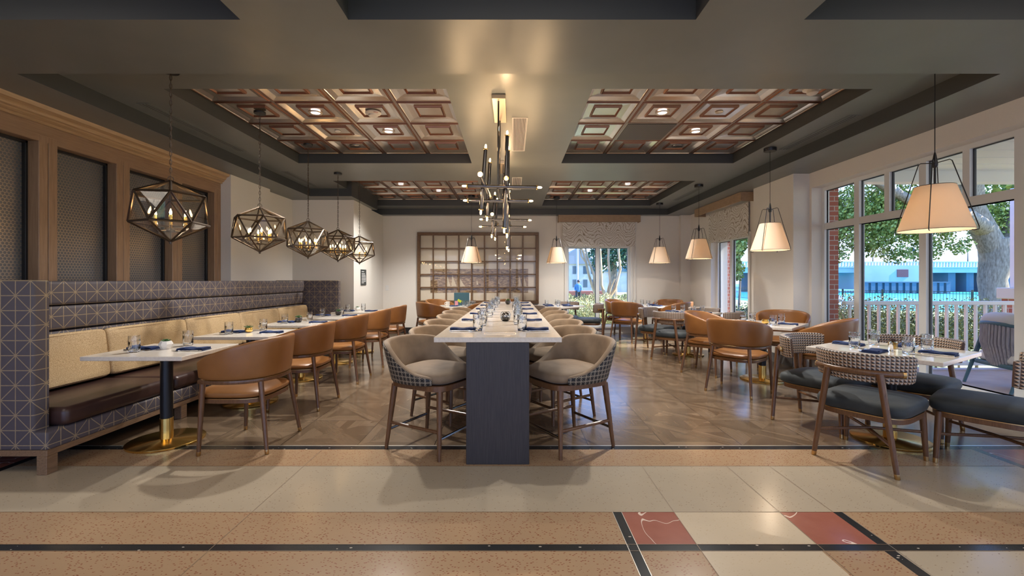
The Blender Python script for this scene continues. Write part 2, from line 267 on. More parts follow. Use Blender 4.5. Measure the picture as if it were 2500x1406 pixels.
# ---------------------------------------------------------------- mesh builder
class MB:
    def __init__(s): s.v = []; s.f = []; s.mi = []; s.uv = []; s.cur = 0
    def add(s, vs, fs, uvs=None, T=None):
        b = len(s.v)
        for p in vs:
            s.v.append(tuple(T @ Vector(p)) if T is not None else tuple(p))
        for i, f in enumerate(fs):
            s.f.append([b+k for k in f]); s.mi.append(s.cur); s.uv.append(uvs[i] if uvs else None)
        return s
    def box(s, x0, x1, y0, y1, z0, z1, bev=0, seg=2, T=None):
        if bev <= 0:
            vs = [(x, y, z) for z in (z0, z1) for y in (y0, y1) for x in (x0, x1)]
            return s.add(vs, [(0, 2, 3, 1), (4, 5, 7, 6), (0, 1, 5, 4), (2, 6, 7, 3), (0, 4, 6, 2), (1, 3, 7, 5)], None, T)
        bm = bmesh.new(); bmesh.ops.create_cube(bm, size=1)
        for v in bm.verts: v.co = Vector(((x0+x1)/2+v.co.x*(x1-x0), (y0+y1)/2+v.co.y*(y1-y0), (z0+z1)/2+v.co.z*(z1-z0)))
        bmesh.ops.bevel(bm, geom=list(bm.edges), offset=bev, segments=seg, profile=0.5, affect='EDGES')
        bm.verts.index_update(); s.add([v.co.copy() for v in bm.verts], [[v.index for v in f.verts] for f in bm.faces], None, T); bm.free(); return s
    def loft(s, rings, cap0=True, cap1=True, uvf=None, T=None):
        n = len(rings[0]); vs = [p for r in rings for p in r]; fs = []; uv = []
        for i in range(len(rings)-1):
            for j in range(n):
                k = (j+1) % n; fs.append((i*n+j, i*n+k, (i+1)*n+k, (i+1)*n+j))
                if uvf: uv.append([uvf(i, j), uvf(i, j+1), uvf(i+1, j+1), uvf(i+1, j)])
        if cap0: fs.append(tuple(range(n-1, -1, -1))); uv.append([uvf(0, j) for j in range(n-1, -1, -1)] if uvf else None)
        if cap1: fs.append(tuple((len(rings)-1)*n+j for j in range(n))); uv.append([uvf(len(rings)-1, j) for j in range(n)] if uvf else None)
        return s.add(vs, fs, uv if uvf else None, T)
    def tube(s, pts, r, n=10, T=None, flat=1.0, closed=False):
        pts = [Vector(p) for p in pts]; m = len(pts)
        rs = r if isinstance(r, (list, tuple)) else [r]*m; rings = []; ref = None
        for i, p in enumerate(pts):
            if closed: d = pts[(i+1) % m]-pts[i-1]
            else: d = (pts[min(i+1, m-1)]-pts[max(i-1, 0)])
            d.normalize()
            if ref is None: ref = Vector((0, 0, 1)) if abs(d.z) < 0.9 else Vector((1, 0, 0))
            a = ref-d*ref.dot(d)
            if a.length < 1e-4: a = d.orthogonal()
            a.normalize(); b = d.cross(a); ref = a
            rings.append([p+a*(cos(t*2*pi/n)*rs[i])+b*(sin(t*2*pi/n)*rs[i]*flat) for t in range(n)])
        if closed:
            vs = [q for R in rings for q in R]; fs = [((i*n+j), (i*n+(j+1) % n), (((i+1) % m)*n+(j+1) % n), (((i+1) % m)*n+j)) for i in range(m) for j in range(n)]
            return s.add(vs, fs, None, T)
        return s.loft(rings, T=T)
    def lathe(s, prof, n=24, c=(0, 0, 0), T=None, cap0=True, cap1=True):
        return s.loft([[(c[0]+r*cos(2*pi*k/n), c[1]+r*sin(2*pi*k/n), c[2]+z) for k in range(n)] for r, z in prof], cap0, cap1, T=T)
    def quad(s, a, b, c, d): return s.add([a, b, c, d], [(0, 1, 2, 3)])
    def build(s, name, mats, parent=None, smooth=True, ang=0.7):
        me = bpy.data.meshes.new(name); me.from_pydata(s.v, [], s.f)
        mats = mats if isinstance(mats, (list, tuple)) else [mats]
        for k in mats: me.materials.append(M[k])
        me.polygons.foreach_set('material_index', s.mi)
        if any(u is not None for u in s.uv):
            ul = me.uv_layers.new(name='UVMap')
            for p, u in zip(me.polygons, s.uv):
                if u:
                    for li, c in zip(p.loop_indices, u): ul.data[li].uv = c
        if smooth:
            me.polygons.foreach_set('use_smooth', [True]*len(me.polygons)); me.update()
            bm = bmesh.new(); bm.from_mesh(me)
            for ed in bm.edges:
                if len(ed.link_faces) == 2:
                    try: ed.smooth = ed.calc_face_angle() < ang
                    except Exception: pass
                else: ed.smooth = False
            bm.to_mesh(me); bm.free()
        me.update()
        o = bpy.data.objects.new(name, me); COL.objects.link(o)
        if parent: o.parent = parent
        return o
def thing(name, label, cat, loc=(0, 0, 0), rz=0, group=None):
    o = bpy.data.objects.new(name, None); COL.objects.link(o); o.empty_display_size = 0.1
    o.location = loc; o.rotation_euler = (0, 0, rz)
    return tag(o, label, cat, group) if label else o
def tag(o, label, cat, group=None):
    o['label'] = label; o['category'] = cat
    if group: o['group'] = group
    return o
def struct(o, label=None):
    o['kind'] = 'structure'
    if label: o['label'] = label
    return o
def kids(o): return [c for c in bpy.data.objects if c.parent == o]
def plan(o): return (o, [plan(c) for c in kids(o)])
def copy_plan(pl, parent=None):
    o, ch = pl; c = o.copy(); COL.objects.link(c); c.parent = parent
    for q in ch: copy_plan(q, c)
    return c
class Kind:
    """first use returns the original, later uses copies"""
    def __init__(s, root): s.pl = plan(root); s.used = False
    def put(s, loc, rz=0, label=None, group=None, cat=None):
        o = s.pl[0] if not s.used else copy_plan(s.pl)
        s.used = True; o.location = loc; o.rotation_euler = (0, 0, rz)
        if label: o['label'] = label
        if group: o['group'] = group
        if cat: o['category'] = cat
        return o
def sel(a, b, n, k=40):      # superellipse outline
    out = []
    for i in range(k):
        t = 2*pi*i/k; c, s_ = cos(t), sin(t)
        out.append((a*math.copysign(abs(c)**(2/n), c), b*math.copysign(abs(s_)**(2/n), s_)))
    return out
def cushion(mb, a, b, n, z0, z1, dome=0.015, off=(0, 0), k=44, edge=0.02, T=None):
    o = sel(a, b, n, k); h = z1-z0
    st = [(1-edge/a, z0), (1-edge*0.3/a, z0+h*0.12), (1.0, z0+h*0.35), (1.0, z0+h*0.65), (1-edge*0.35/a, z0+h*0.88), (1-edge*1.1/a, z1), (0.75, z1+dome*0.6), (0.45, z1+dome*0.9), (0.12, z1+dome)]
    mb.loft([[(off[0]+x*sc, off[1]+y*sc, z) for x, y in o] for sc, z in st], T=T); return mb
def shell(mb, path, zb, zt, t, lean=0.0, cap=True, sq=0.45, k=16, off=0.0, T=None):
    """path: [(x,y)] around; zb, zt lists; section a rounded slab; outward is left-hand normal"""
    n = len(path); acc = 0; rings = []; us = []
    for i in range(n):
        p = Vector(path[i]); a = Vector(path[max(i-1, 0)]); b = Vector(path[min(i+1, n-1)])
        d = (b-a).normalized(); nr = Vector((d.y, -d.x))
        if i: acc += (p-Vector(path[i-1])).length
        us.append(acc); e = 1.0
        rng = []
        if cap and (i == 0 or i == n-1): e = 0.35
        elif cap and (i == 1 or i == n-2): e = 0.8
        hm = (zt[i]+zb[i])/2; hh = (zt[i]-zb[i])/2*(0.86 if e == 0.35 else (0.965 if e == 0.8 else 1))
        for j in range(k):
            w = 2*pi*j/k; c, s_ = cos(w), sin(w)
            aa = math.copysign(abs(c)**sq, c)*t/2*e; bb = math.copysign(abs(s_)**(sq*0.55), s_)*hh
            ln = lean*((hm+bb-min(zb))/max(1e-6, (max(zt)-min(zb))))
            q = p+nr*(aa+ln+off); rng.append((q.x, q.y, hm+bb))
        rings.append(rng)
    def uvf(i, j):
        p = rings[i][j % k]; return (us[i], p[2])
    mb.loft(rings, uvf=uvf, T=T); return mb
def arc_path(ax, ay, a0, a1, n, off=(0, 0), sn=2.0):
    """angles measured from -X (the back), positive toward +Y; going from +a to -a gives outward left-hand normals"""
    out = []
    for i in range(n):
        t = a0+(a1-a0)*i/(n-1); c, s_ = cos(t), sin(t)
        out.append((off[0]-ax*math.copysign(abs(c)**(2/sn), c), off[1]+ay*math.copysign(abs(s_)**(2/sn), s_)))
    return out
# ---------------------------------------------------------------- room
Z1, Z2, Z3 = 2.904, 3.049, 3.195
def shade_step_faces(mb, o):       # same paint throughout; shade on vertical step faces is put in as colour
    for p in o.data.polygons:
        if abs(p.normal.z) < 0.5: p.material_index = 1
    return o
# floor
fl = MB(); FM = ['parquet_tile', 'terrazzo_tan', 'terrazzo_pale', 'terrazzo_cream', 'terrazzo_black', 'red_marble', 'floor_metal', 'floor_joint']
def rect(x0, x1, y0, y1, k, z=0.0): fl.cur = k; fl.add([(x0, y0, z), (x1, y0, z), (x1, y1, z), (x0, y1, z)], [(0, 1, 2, 3)])
XL, XR, YB = -6.2, 4.7, -5.0
rect(XL, XR, 3.447, 11.1, 0); rect(XL, XR, 3.43, 3.447, 6, 0.001); rect(XL, XR, 3.363, 3.43, 4)
rect(XL, -3.55, YB, 3.363, 5); rect(-3.55, -3.49, YB, 3.363, 4)
rect(-3.49, 3.54, 3.06, 3.363, 1); rect(-3.49, 3.54, 2.453, 3.06, 2)
rect(3.54, 3.60, YB, 3.363, 4); rect(3.60, XR, YB, 3.363, 5)
rect(-3.49, 0.565, 2.152, 2.453, 1); rect(0.565, 0.615, 2.152, 2.453, 4); rect(0.615, 0.91, 2.152, 2.453, 5)
rect(0.91, 1.503, 2.152, 2.453, 3); rect(1.503, 1.803, 2.152, 2.453, 5); rect(1.803, 1.853, 2.152, 2.453, 4); rect(1.853, 3.54, 2.152, 2.453, 1)
rect(-3.49, 3.54, 2.10, 2.152, 4)
rect(-3.49, 0.565, YB, 2.10, 1); rect(0.565, 0.615, YB, 2.10, 4); rect(0.615, 0.91, YB, 2.10, 1); rect(0.91, 1.49, YB, 2.10, 3)
rect(1.49, 1.79, YB, 2.10, 1); rect(1.79, 1.845, YB, 2.10, 4); rect(1.845, 3.54, YB, 2.10, 2)
J = 0.0016
rect(-1.462, -1.462+2*J, YB, 3.363, 7, 0.0012)
for x in (0.91, 1.503, 1.803): rect(x-J, x+J, YB if x < 1.6 else 2.453, 3.06, 7, 0.0012)
for y in (2.10, 2.152, 2.453, 3.06): rect(-3.49, 3.54, y-J, y+J, 7, 0.0011)
for x in (0.565, 0.615, 1.853): rect(x-J, x+J, 1.0, 2.453, 6, 0.0013)
struct(fl.build('floor', FM, smooth=False), 'polished terrazzo lobby bands meeting wood-look parquet tile floor')
mb = MB(); mb.box(XL-0.1, XR+0.4, YB-0.1, 11.2, -0.3, -0.002); struct(mb.build('floor', 'grey_base', smooth=False))
# ceiling: perimeter soffit, lobby beams, main plane, tin coffers
CM = ['ceiling_paint', 'ceiling_step_shade']; TOP = 3.6
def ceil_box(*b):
    mb = MB(); mb.box(*b); o = mb.build('ceiling', CM, smooth=False); shade_step_faces(mb, o); return struct(o)
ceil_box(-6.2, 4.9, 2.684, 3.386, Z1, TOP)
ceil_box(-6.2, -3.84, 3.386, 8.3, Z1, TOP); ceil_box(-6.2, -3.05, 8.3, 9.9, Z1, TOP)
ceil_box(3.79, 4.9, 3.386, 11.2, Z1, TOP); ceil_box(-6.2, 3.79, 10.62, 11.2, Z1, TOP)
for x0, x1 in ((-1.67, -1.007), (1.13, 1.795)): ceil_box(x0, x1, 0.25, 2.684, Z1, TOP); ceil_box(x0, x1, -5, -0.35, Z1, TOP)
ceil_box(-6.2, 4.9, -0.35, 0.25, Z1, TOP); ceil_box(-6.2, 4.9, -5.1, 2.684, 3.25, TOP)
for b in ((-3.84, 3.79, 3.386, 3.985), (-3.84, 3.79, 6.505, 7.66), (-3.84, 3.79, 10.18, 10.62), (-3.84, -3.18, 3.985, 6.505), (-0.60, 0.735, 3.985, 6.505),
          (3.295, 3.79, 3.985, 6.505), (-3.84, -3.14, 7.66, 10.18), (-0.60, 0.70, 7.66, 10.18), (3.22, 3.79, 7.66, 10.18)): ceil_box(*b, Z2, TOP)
def coffer(x0, x1, y0, y1, vent=None):
    mb = MB(); nx = ny = 4; dx = (x1-x0)/nx; dy = (y1-y0)/ny
    prof = [(1.0, 0.0, 2), (0.955, 0.0, 1), (0.94, -0.010, 1), (0.92, -0.010, 1), (0.91, -0.002, 1), (0.895, -0.009, 0), (0.875, -0.002, 0), (0.72, 0.014, 0), (0.56, 0.018, 0), (0.485, 0.019, 1),
            (0.47, 0.004, 1), (0.45, 0.004, 1), (0.44, 0.012, 1), (0.425, 0.002, 1), (0.405, 0.014, 0), (0.001, 0.015, 0)]
    for i in range(nx):
        for j in range(ny):
            cx = x0+dx*(i+0.5); cy = y0+dy*(j+0.5)
            if vent == (i, j):
                mb.cur = 2; mb.box(cx-dx/2, cx+dx/2, cy-dy/2, cy+dy/2, Z3-0.004, Z3+0.02); mb.cur = 3; mb.box(cx-dx*0.46, cx+dx*0.46, cy-dy*0.46, cy+dy*0.46, Z3-0.01, Z3+0.01); continue
            pts = []
            for f, z, c in prof:
                pts.append([(cx+sx*f*dx/2, cy+sy*f*dy/2, Z3+z) for sx, sy in ((-1, -1), (-1, 1), (1, 1), (1, -1))])
            for a in range(len(prof)-1):
                mb.cur = prof[a][2]; A, B = pts[a], pts[a+1]
                for q in range(4): mb.quad(A[q], A[(q+1) % 4], B[(q+1) % 4], B[q])
    o = mb.build('ceiling', ['tin_field', 'tin_ridge', 'tin_grid', 'vent_mesh'], smooth=False)
    for p in o.data.polygons:
        if p.material_index == 0: p.use_smooth = True
    struct(o, 'copper pressed-tin tiles in a recessed ceiling coffer')
coffer(-3.18, -0.60, 3.985, 6.505); coffer(0.735, 3.295, 3.985, 6.505, (1, 2)); coffer(-3.14, -0.60, 7.66, 10.18); coffer(0.70, 3.22, 7.66, 10.18)
# walls
def wall(name, boxes, mat='wall_paper', label=None):
    mb = MB()
    for b in boxes: mb.box(*b)
    return struct(mb.build(name, mat, smooth=False), label)
# rear wall with window opening
wall('wall_rear', [(-3.2, 1.36, 10.83, 11.1, 0, Z1), (2.93, 4.7, 10.83, 11.1, 0, Z1), (1.36, 2.93, 10.83, 11.1, 0, 0.16), (1.36, 2.93, 10.83, 11.1, 2.16, Z1), (4.14, 4.37, 10.70, 10.83, 0, Z1)])
wall('wall_chase', [(-4.7, -3.15, 8.69, 9.79, 0, Z1), (-4.7, -3.2, 9.79, 11.1, 0, Z1)])
wall('wall_left', [(-4.7, -4.25, 6.60, 7.67, 0, Z1), (-4.7, -4.37, 7.67, 8.69, 0, Z1)])
wall('wall_left', [(-6.3, -4.7, 6.6, 6.8, 0, Z1), (-6.3, -6.2, -5, 6.6, 0, 3.6)])
wall('wall_right', [(4.37, 4.7, 7.63, 8.04, 0, Z1), (4.37, 4.7, 9.52, 10.83, 0, Z1), (4.37, 4.7, 8.04, 9.52, 0, 0.14), (4.37, 4.7, 8.04, 9.52, 2.17, Z1), (4.22, 4.7, 6.55, 7.63, 0, Z1)])
wall('wall_right', [(4.46, 4.7, 2.05, 6.5, 0, 0.17), (4.46, 4.7, -5, 6.5, 2.68, Z1), (4.46, 4.7, 6.5, 6.55, 0, Z1), (4.46, 4.7, -5, -4.6, 0, 2.68), (4.46, 4.7, 1.9, 2.05, 0, 2.68), (4.46, 4.7, -4.6, 1.9, 0, 0.17)])
wall('wall_front', [(-6.3, -5.1, -5.2, -5.0, 0, 3.6), (3.9, 4.9, -5.2, -5.0, 0, 3.6), (-5.1, 3.9, -5.2, -5.0, 2.9, 3.6), (-5.1, 3.9, -5.2, -5.0, 0, 0.1)])  # wall opened up for added glazing that lets in fill daylight
mb = MB(); mb.box(4.7, 4.86, 6.5, 8.0, -0.4, 3.3); mb.box(4.7, 4.86, 9.56, 11.1, -0.4, 3.3); mb.box(4.7, 4.86, 8.0, 9.56, -0.4, 0.12); mb.box(4.7, 4.86, 8.0, 9.56, 2.2, 3.3); mb.box(4.7, 4.86, -5.2, 6.5, 2.75, 3.3); mb.box(4.7, 4.95, -5.2, 6.5, -0.4, 0.0); struct(mb.build('wall_exterior', 'brick', smooth=False))
# baseboards
def trim(name, boxes, mat, label=None):
    mb = MB()
    for b in boxes: mb.box(*b)
    return struct(mb.build(name, mat, smooth=False), label)
trim('baseboard_rear', [(-3.2, 1.30, 10.815, 10.83, 0, 0.14)], 'black_base'); trim('baseboard_rear', [(2.99, 4.14, 10.815, 10.83, 0, 0.14)], 'grey_base')
trim('baseboard_right', [(4.205, 4.22, 6.55, 7.63, 0, 0.14), (4.355, 4.37, 7.63, 10.7, 0, 0.14)], 'grey_base')
trim('baseboard_chase', [(-3.15, -3.135, 8.69, 9.79, 0, 0.14)], 'black_base')
trim('trim_1', [(1.30, 1.36, 10.80, 10.83, 0, 2.2), (2.93, 2.99, 10.80, 10.83, 0, 2.2), (1.30, 2.99, 10.78, 10.85, 0.13, 0.17), (1.30, 2.99, 10.81, 10.83, 0, 0.13), (3.05, 3.07, 10.80, 10.83, 0.0, Z1)], 'white_trim', 'white casing around the rear window')
trim('trim_2', [(4.34, 4.37, 7.98, 8.04, 0, 2.2), (4.34, 4.37, 9.52, 9.58, 0, 2.2), (4.32, 4.40, 7.98, 9.58, 0.11, 0.15)], 'white_trim')
trim('trim_3', [(4.40, 4.62, 1.9, 6.5, 0.17, 0.19)], 'white_trim', 'low sill under the large side window')
# windows
def window(name, axis, c, a0, a1, z0, z1, mull, tr=None, upper=(), fw=0.05, label=None):
    """axis 'y': runs along Y at x=c ; axis 'x': runs along X at y=c"""
    o = thing(name, None, None); struct(o, label)
    fr = MB(); gk = MB()
    def bb(mbb, a, b, q0, q1, d0, d1):
        mbb.box(*((c+d0, c+d1, a, b) if axis == 'y' else (a, b, c+d0, c+d1)), q0, q1)
    D = (-0.035, 0.04)
    bb(fr, a0, a1, z0, z0+fw, *D); bb(fr, a0, a1, z1-fw, z1, *D); bb(fr, a0, a0+fw, z0+fw, z1-fw, *D); bb(fr, a1-fw, a1, z0+fw, z1-fw, *D)
    for y in mull: bb(fr, y-fw*0.85, y+fw*0.85, z0+fw, z1-fw, *D)
    if tr: bb(fr, a0+fw, a1-fw, tr-0.045, tr+0.045, -0.033, 0.038)
    for y in upper: bb(fr, y-fw*0.7, y+fw*0.7, tr+0.045, z1-fw, -0.034, 0.039)
    # dark gaskets round the panes
    ed = [a0]+list(mull)+[a1]
    for i in range(len(ed)-1):
        lo, hi = ed[i]+fw, ed[i+1]-fw
        zt = tr-0.045 if tr else z1-fw
        for a, b, q0, q1 in ((lo-0.015, lo+0.008, z0+fw, zt), (hi-0.008, hi+0.015, z0+fw, zt), (lo, hi, z0+fw, z0+fw+0.01), (lo, hi, zt-0.01, zt)): bb(gk, a, b, q0, q1, 0.0, 0.02)
    if tr:
        ed = sorted([a0]+list(mull)+list(upper)+[a1])
        for i in range(len(ed)-1):
            lo, hi = ed[i]+fw*0.8, ed[i+1]-fw*0.8
            for a, b, q0, q1 in ((lo-0.01, lo+0.010, tr+0.045, z1-fw), (hi-0.010, hi+0.01, tr+0.045, z1-fw), (lo, hi, z1-fw-0.01, z1-fw)): bb(gk, a, b, q0, q1, 0.0, 0.02)
    fr.build('window_frame', 'frame_white', o, smooth=False); gk.build('gasket', 'frame_gasket', o, smooth=False)
    g = MB(); bb(g, a0+fw/2, a1-fw/2, z0+fw/2, z1-fw/2, 0.008, 0.012); g.build('window_pane', 'window_glass', o, smooth=False); return o
window('window_1', 'x', 10.90, 1.36, 2.93, 0.16, 2.16, [2.13], label='tall white sliding window in the rear wall')
window('window_2', 'y', 4.50, 8.04, 9.52, 0.14, 2.17, [8.90], label='white window at the rear of the right wall')
window('window_3', 'y', 4.65, 2.05, 6.5, 0.17, 2.68, [5.85, 4.91, 3.97, 3.03], 2.10, (5.38, 4.44, 3.5, 2.54), label='large window wall facing the porch and water')
window('window_fill_front', 'x', -5.1, -5.1, 3.9, 0.1, 2.9, [-3.3, -1.5, 0.3, 2.1])  # unseen glazing added behind the camera as daylight fill
window('window_fill_right', 'y', 4.65, -4.6, 1.9, 0.17, 2.68, [0.6, -0.7, -2.0, -3.3], 2.10)  # unseen window row added behind the camera to let in more daylight
# ---------------------------------------------------------------- wooden screen wall on the left (posts, header, fret panels)
scr = thing('wooden_screen', 'tall honey-brown wooden screen wall with fretwork panels above the banquette', 'screen wall', (-4.4, 3.0, 0))
posts = [(6.46, 6.60)]+[(5.66-0.80*i, 5.83-0.80*i) for i in range(0, 5)]
def yz(mb, x0, x1, y0, y1, z0, z1, bev=0.004): mb.box(x0+4.4, x1+4.4, y0-3.0, y1-3.0, z0, z1, bev, 1)
for a, b in posts:
    mb = MB(); yz(mb, -4.58, -4.40, a, (a+b)/2-0.002, 0, 2.66); yz(mb, -4.58, -4.40, (a+b)/2+0.002, b, 0, 2.66); mb.build('post', 'screen_wood', scr, smooth=False)
mb = MB(); yz(mb, -4.58, -4.401, 2.3, 6.60, 2.60, 2.80); mb.build('header', 'screen_wood_h', scr, smooth=False)
mb = MB(); yz(mb, -4.60, -4.42, 2.3, 6.60, 0.0, 1.0); mb.build('lower_panel', 'screen_wood_h', scr, smooth=False)
# stepped crown moulding
mb = MB(); pr = [(-4.42, 2.76), (-4.375, 2.76), (-4.375, 2.785), (-4.36, 2.79), (-4.345, 2.80), (-4.345, 2.815), (-4.325, 2.822), (-4.315, 2.84), (-4.315, 2.852), (-4.30, 2.86), (-4.275, 2.868), (-4.27, 2.88), (-4.262, 2.903), (-4.42, 2.903)]
mb.loft([[(x+4.4, y-3.0, z) for x, z in pr] for y in (2.3, 6.60)]); mb.build('crown_moulding', 'crown_wood', scr, ang=0.4)
ys = sorted(posts)
for i in range(len(ys)-1):
    a, b = ys[i][1], ys[i+1][0]
    fr = MB(); 
    for q in ((a, a+0.022, 1.0, 2.60), (b-0.022, b, 1.0, 2.60), (a, b, 2.575, 2.60), (a, b, 1.0, 1.03)): yz(fr, -4.56, -4.50, *q, bev=0.002)
    f = fr.build('panel_frame', 'black_metal', scr, smooth=False)
    pn = MB(); yz(pn, -4.545, -4.535, a+0.02, b-0.02, 1.02, 2.58, 0); pn.build('fret_panel', 'fret_panel', f, smooth=False)
# ---------------------------------------------------------------- banquette
bq = thing('banquette', 'long built-in banquette in mauve-grey star-pattern fabric with brown leather seat', 'banquette', (-3.8, 5.5, 0))
ox, oy = -3.8, 5.5
def bb(mb, x0, x1, y0, y1, z0, z1, bev=0.02, seg=3): mb.box(x0-ox, x1-ox, y0-oy, y1-oy, z0, z1, bev, seg)
XB, XF = -3.80, -3.10
for y0, y1 in ((2.91, 3.02), (8.03, 8.14)):
    mb = MB(); bb(mb, -4.36, -3.19, y0, y1, 0.165, 1.305, 0.018); mb.build('end_panel', 'booth_fabric', bq)
for z0, z1, x in ((1.09, 1.30, 0), (0.88, 1.09, 0.0), (0.66, 0.88, 0.0), (0.42, 0.66, 0.0)):
    mb = MB(); bb(mb, -4.36, XB-0.012, 3.022, 8.028, z0+0.004, z1-0.004, 0.028, 4); mb.build('back_channel', 'booth_fabric', bq)
mb = MB(); bb(mb, -4.30, XF, 2.912, 8.10, 0.165, 0.285, 0.015); mb.build('seat_rail', 'booth_fabric', bq)
mb = MB(); bb(mb, -4.36, XF-0.005, 2.915, 8.11, 0.125, 0.166, 0.003, 1); mb.build('plinth_beam', 'booth_wood', bq, smooth=False)
for y in (2.914, 4.10, 5.35, 6.6, 7.95):
    for x in (XF-0.075, -4.3):
        mb = MB(); bb(mb, x, x+0.068, y, y+0.075, 0, 0.126, 0.003, 1); mb.build('leg', 'booth_wood', bq, smooth=False)
for i in range(5):
    y0 = 3.025+i*1.0; y1 = y0+0.995
    mb = MB(); bb(mb, XB-0.02, XF+0.005, y0+0.003, y1-0.003, 0.287, 0.415, 0.04, 5)
    for k, v in enumerate(mb.v):
        if v[2] > 0.38:
            dx = (v[0]+ox+3.45)/0.4; dy = (v[1]+oy-(y0+y1)/2)/0.5; mb.v[k] = (v[0], v[1], v[2]+0.012*max(0, 1-dx*dx)*max(0, 1-dy*dy))
    mb.build('seat_cushion', 'brown_leather', bq)
names5 = ('nearest the camera', 'second from the camera', 'in the middle of the row', 'fourth from the camera', 'at the far end of the row')
for i in range(5):
    w, h, t = 0.975, 0.435, 0.13; mb = MB(); rings = []
    N, K = 11, 64
    for a in range(N):
        s_ = -1+2*a/(N-1); e = (1-abs(s_)**3.0)**0.34; e = max(e, 0.02)
        o = sel(w/2-0.02*(1-e), h/2-0.018*(1-e), 16, K); rings.append([(s_*t/2*0.98, y, z+h/2) for y, z in o])
    rings = [[(x*(1-0.55*max(0, (abs(y)/(w/2))**6))*(1-0.35*max(0, abs(2*z/h-1))**5), y, z) for x, y, z in r] for r in rings]
    mb.loft(rings)
    o = mb.build('back_cushion', 'gold_weave'); o.location = (-3.69, 3.51+0.98*i, 0.432); o.rotation_euler = (0, radians(-7), 0)
    tag(o, 'straw-gold woven back cushion leaning on the banquette, '+names5[i], 'cushion', 'gold cushions along the banquette')
# ---------------------------------------------------------------- cafe tables
def table_kind(w, d, label):
    t = thing('cafe_table', label, 'table', (0, 0, 0))
    mb = MB(); mb.box(-w/2, w/2, -d/2, d/2, 0.709, 0.741, 0.003, 1); mb.build('tabletop', 'quartz', t, smooth=False)
    mb = MB(); mb.box(-0.16, 0.16, -0.16, 0.16, 0.695, 0.709, 0.002, 1); mb.build('mounting_plate', 'black_metal', t, smooth=False)
    mb = MB(); mb.lathe([(0.043, 0.17), (0.043, 0.695)], 28); mb.build('column', 'black_metal', t)
    mb = MB(); mb.lathe([(0.046, 0.018), (0.046, 0.19), (0.043, 0.192)], 32); mb.build('brass_sleeve', 'brass', t)
    mb = MB(); mb.lathe([(0.262, 0.0), (0.264, 0.003), (0.264, 0.016), (0.258, 0.020), (0.05, 0.024), (0.047, 0.026)], 56); mb.build('base', 'brass', t)
    return t
# ---------------------------------------------------------------- chairs
def leg_part(t, p0, p1, r0=0.0135, r1=0.02, mat='walnut', ferr=0.032, n=12):
    """p0 foot, p1 top"""
    a, b = Vector(p0), Vector(p1); d = (b-a); f = ferr/d.z if ferr else 0
    mb = MB(); pts = [a+d*f, a+d*0.35, a+d*0.7, b]; q = lambda k: r0+(r1-r0)*k
    mb.tube(pts, [q(0.03), q(0.4), q(0.8), r1], n); L = mb.build('leg', mat, t)
    if ferr:
        mb = MB(); mb.tube([a, a+d*0.004, a+d*(f+0.002)], [r0*0.9, r0*1.02, r0*1.06], n); mb.build('ferrule', 'brass_dull', L)
    return L
def barrel_chair():
    t = thing('dining_armchair', 'tan leather barrel armchair', 'chair')
    n = 37; path = arc_path(0.285, 0.30, radians(112), radians(-112), n, (0.03, 0), 2.3)
    # straighten the arms forward
    path = [(0.225, 0.262)]+[(0.17, 0.284)]+path[1:-1]+[(0.17, -0.284)]+[(0.225, -0.262)]; n = len(path)
    zt = []
    for x, y in path:
        k = (x+0.26)/0.485; k = max(0, min(1, k)); zt.append(0.865-0.158*(k**1.35))
    mb = MB(); shell(mb, path, [0.562]*n, zt, 0.048, 0.03, sq=0.5, k=18); mb.build('backrest', 'tan_leather', t)
    mb = MB(); shell(mb, path, [0.532]*n, [0.560]*n, 0.036, 0.0, sq=0.25, k=8, cap=False); mb.build('arm_rail', 'walnut', t, smooth=False)
    mb = MB(); shell(mb, path[1:-1], [0.5595]*(n-2), [0.5625]*(n-2), 0.042, 0.0, sq=0.25, k=8, cap=False); mb.build('trim_line', 'brass_dull', t, smooth=False)
    mb = MB(); cushion(mb, 0.275, 0.268, 3.6, 0.415, 0.468, 0.022, (0.035, 0), 48, 0.03); mb.build('seat', 'tan_leather', t)
    o1 = sel(0.268, 0.262, 3.6, 48); mb = MB(); mb.loft([[(x*s_+0.035, y*s_, z) for x, y in o1] for s_, z in ((0.97, 0.378), (1, 0.382), (1, 0.412))]); mb.build('seat_frame', 'walnut', t)
    mb = MB(); mb.loft([[(x*1.008+0.035, y*1.008, z) for x, y in o1] for z in (0.410, 0.415)]); mb.build('seat_trim', 'brass_dull', t)
    for s_ in (1, -1):
        leg_part(t, (0.215, 0.288*s_, 0), (0.195, 0.272*s_, 0.534)); leg_part(t, (-0.275, 0.255*s_, 0), (-0.20, 0.205*s_, 0.534))
    return t
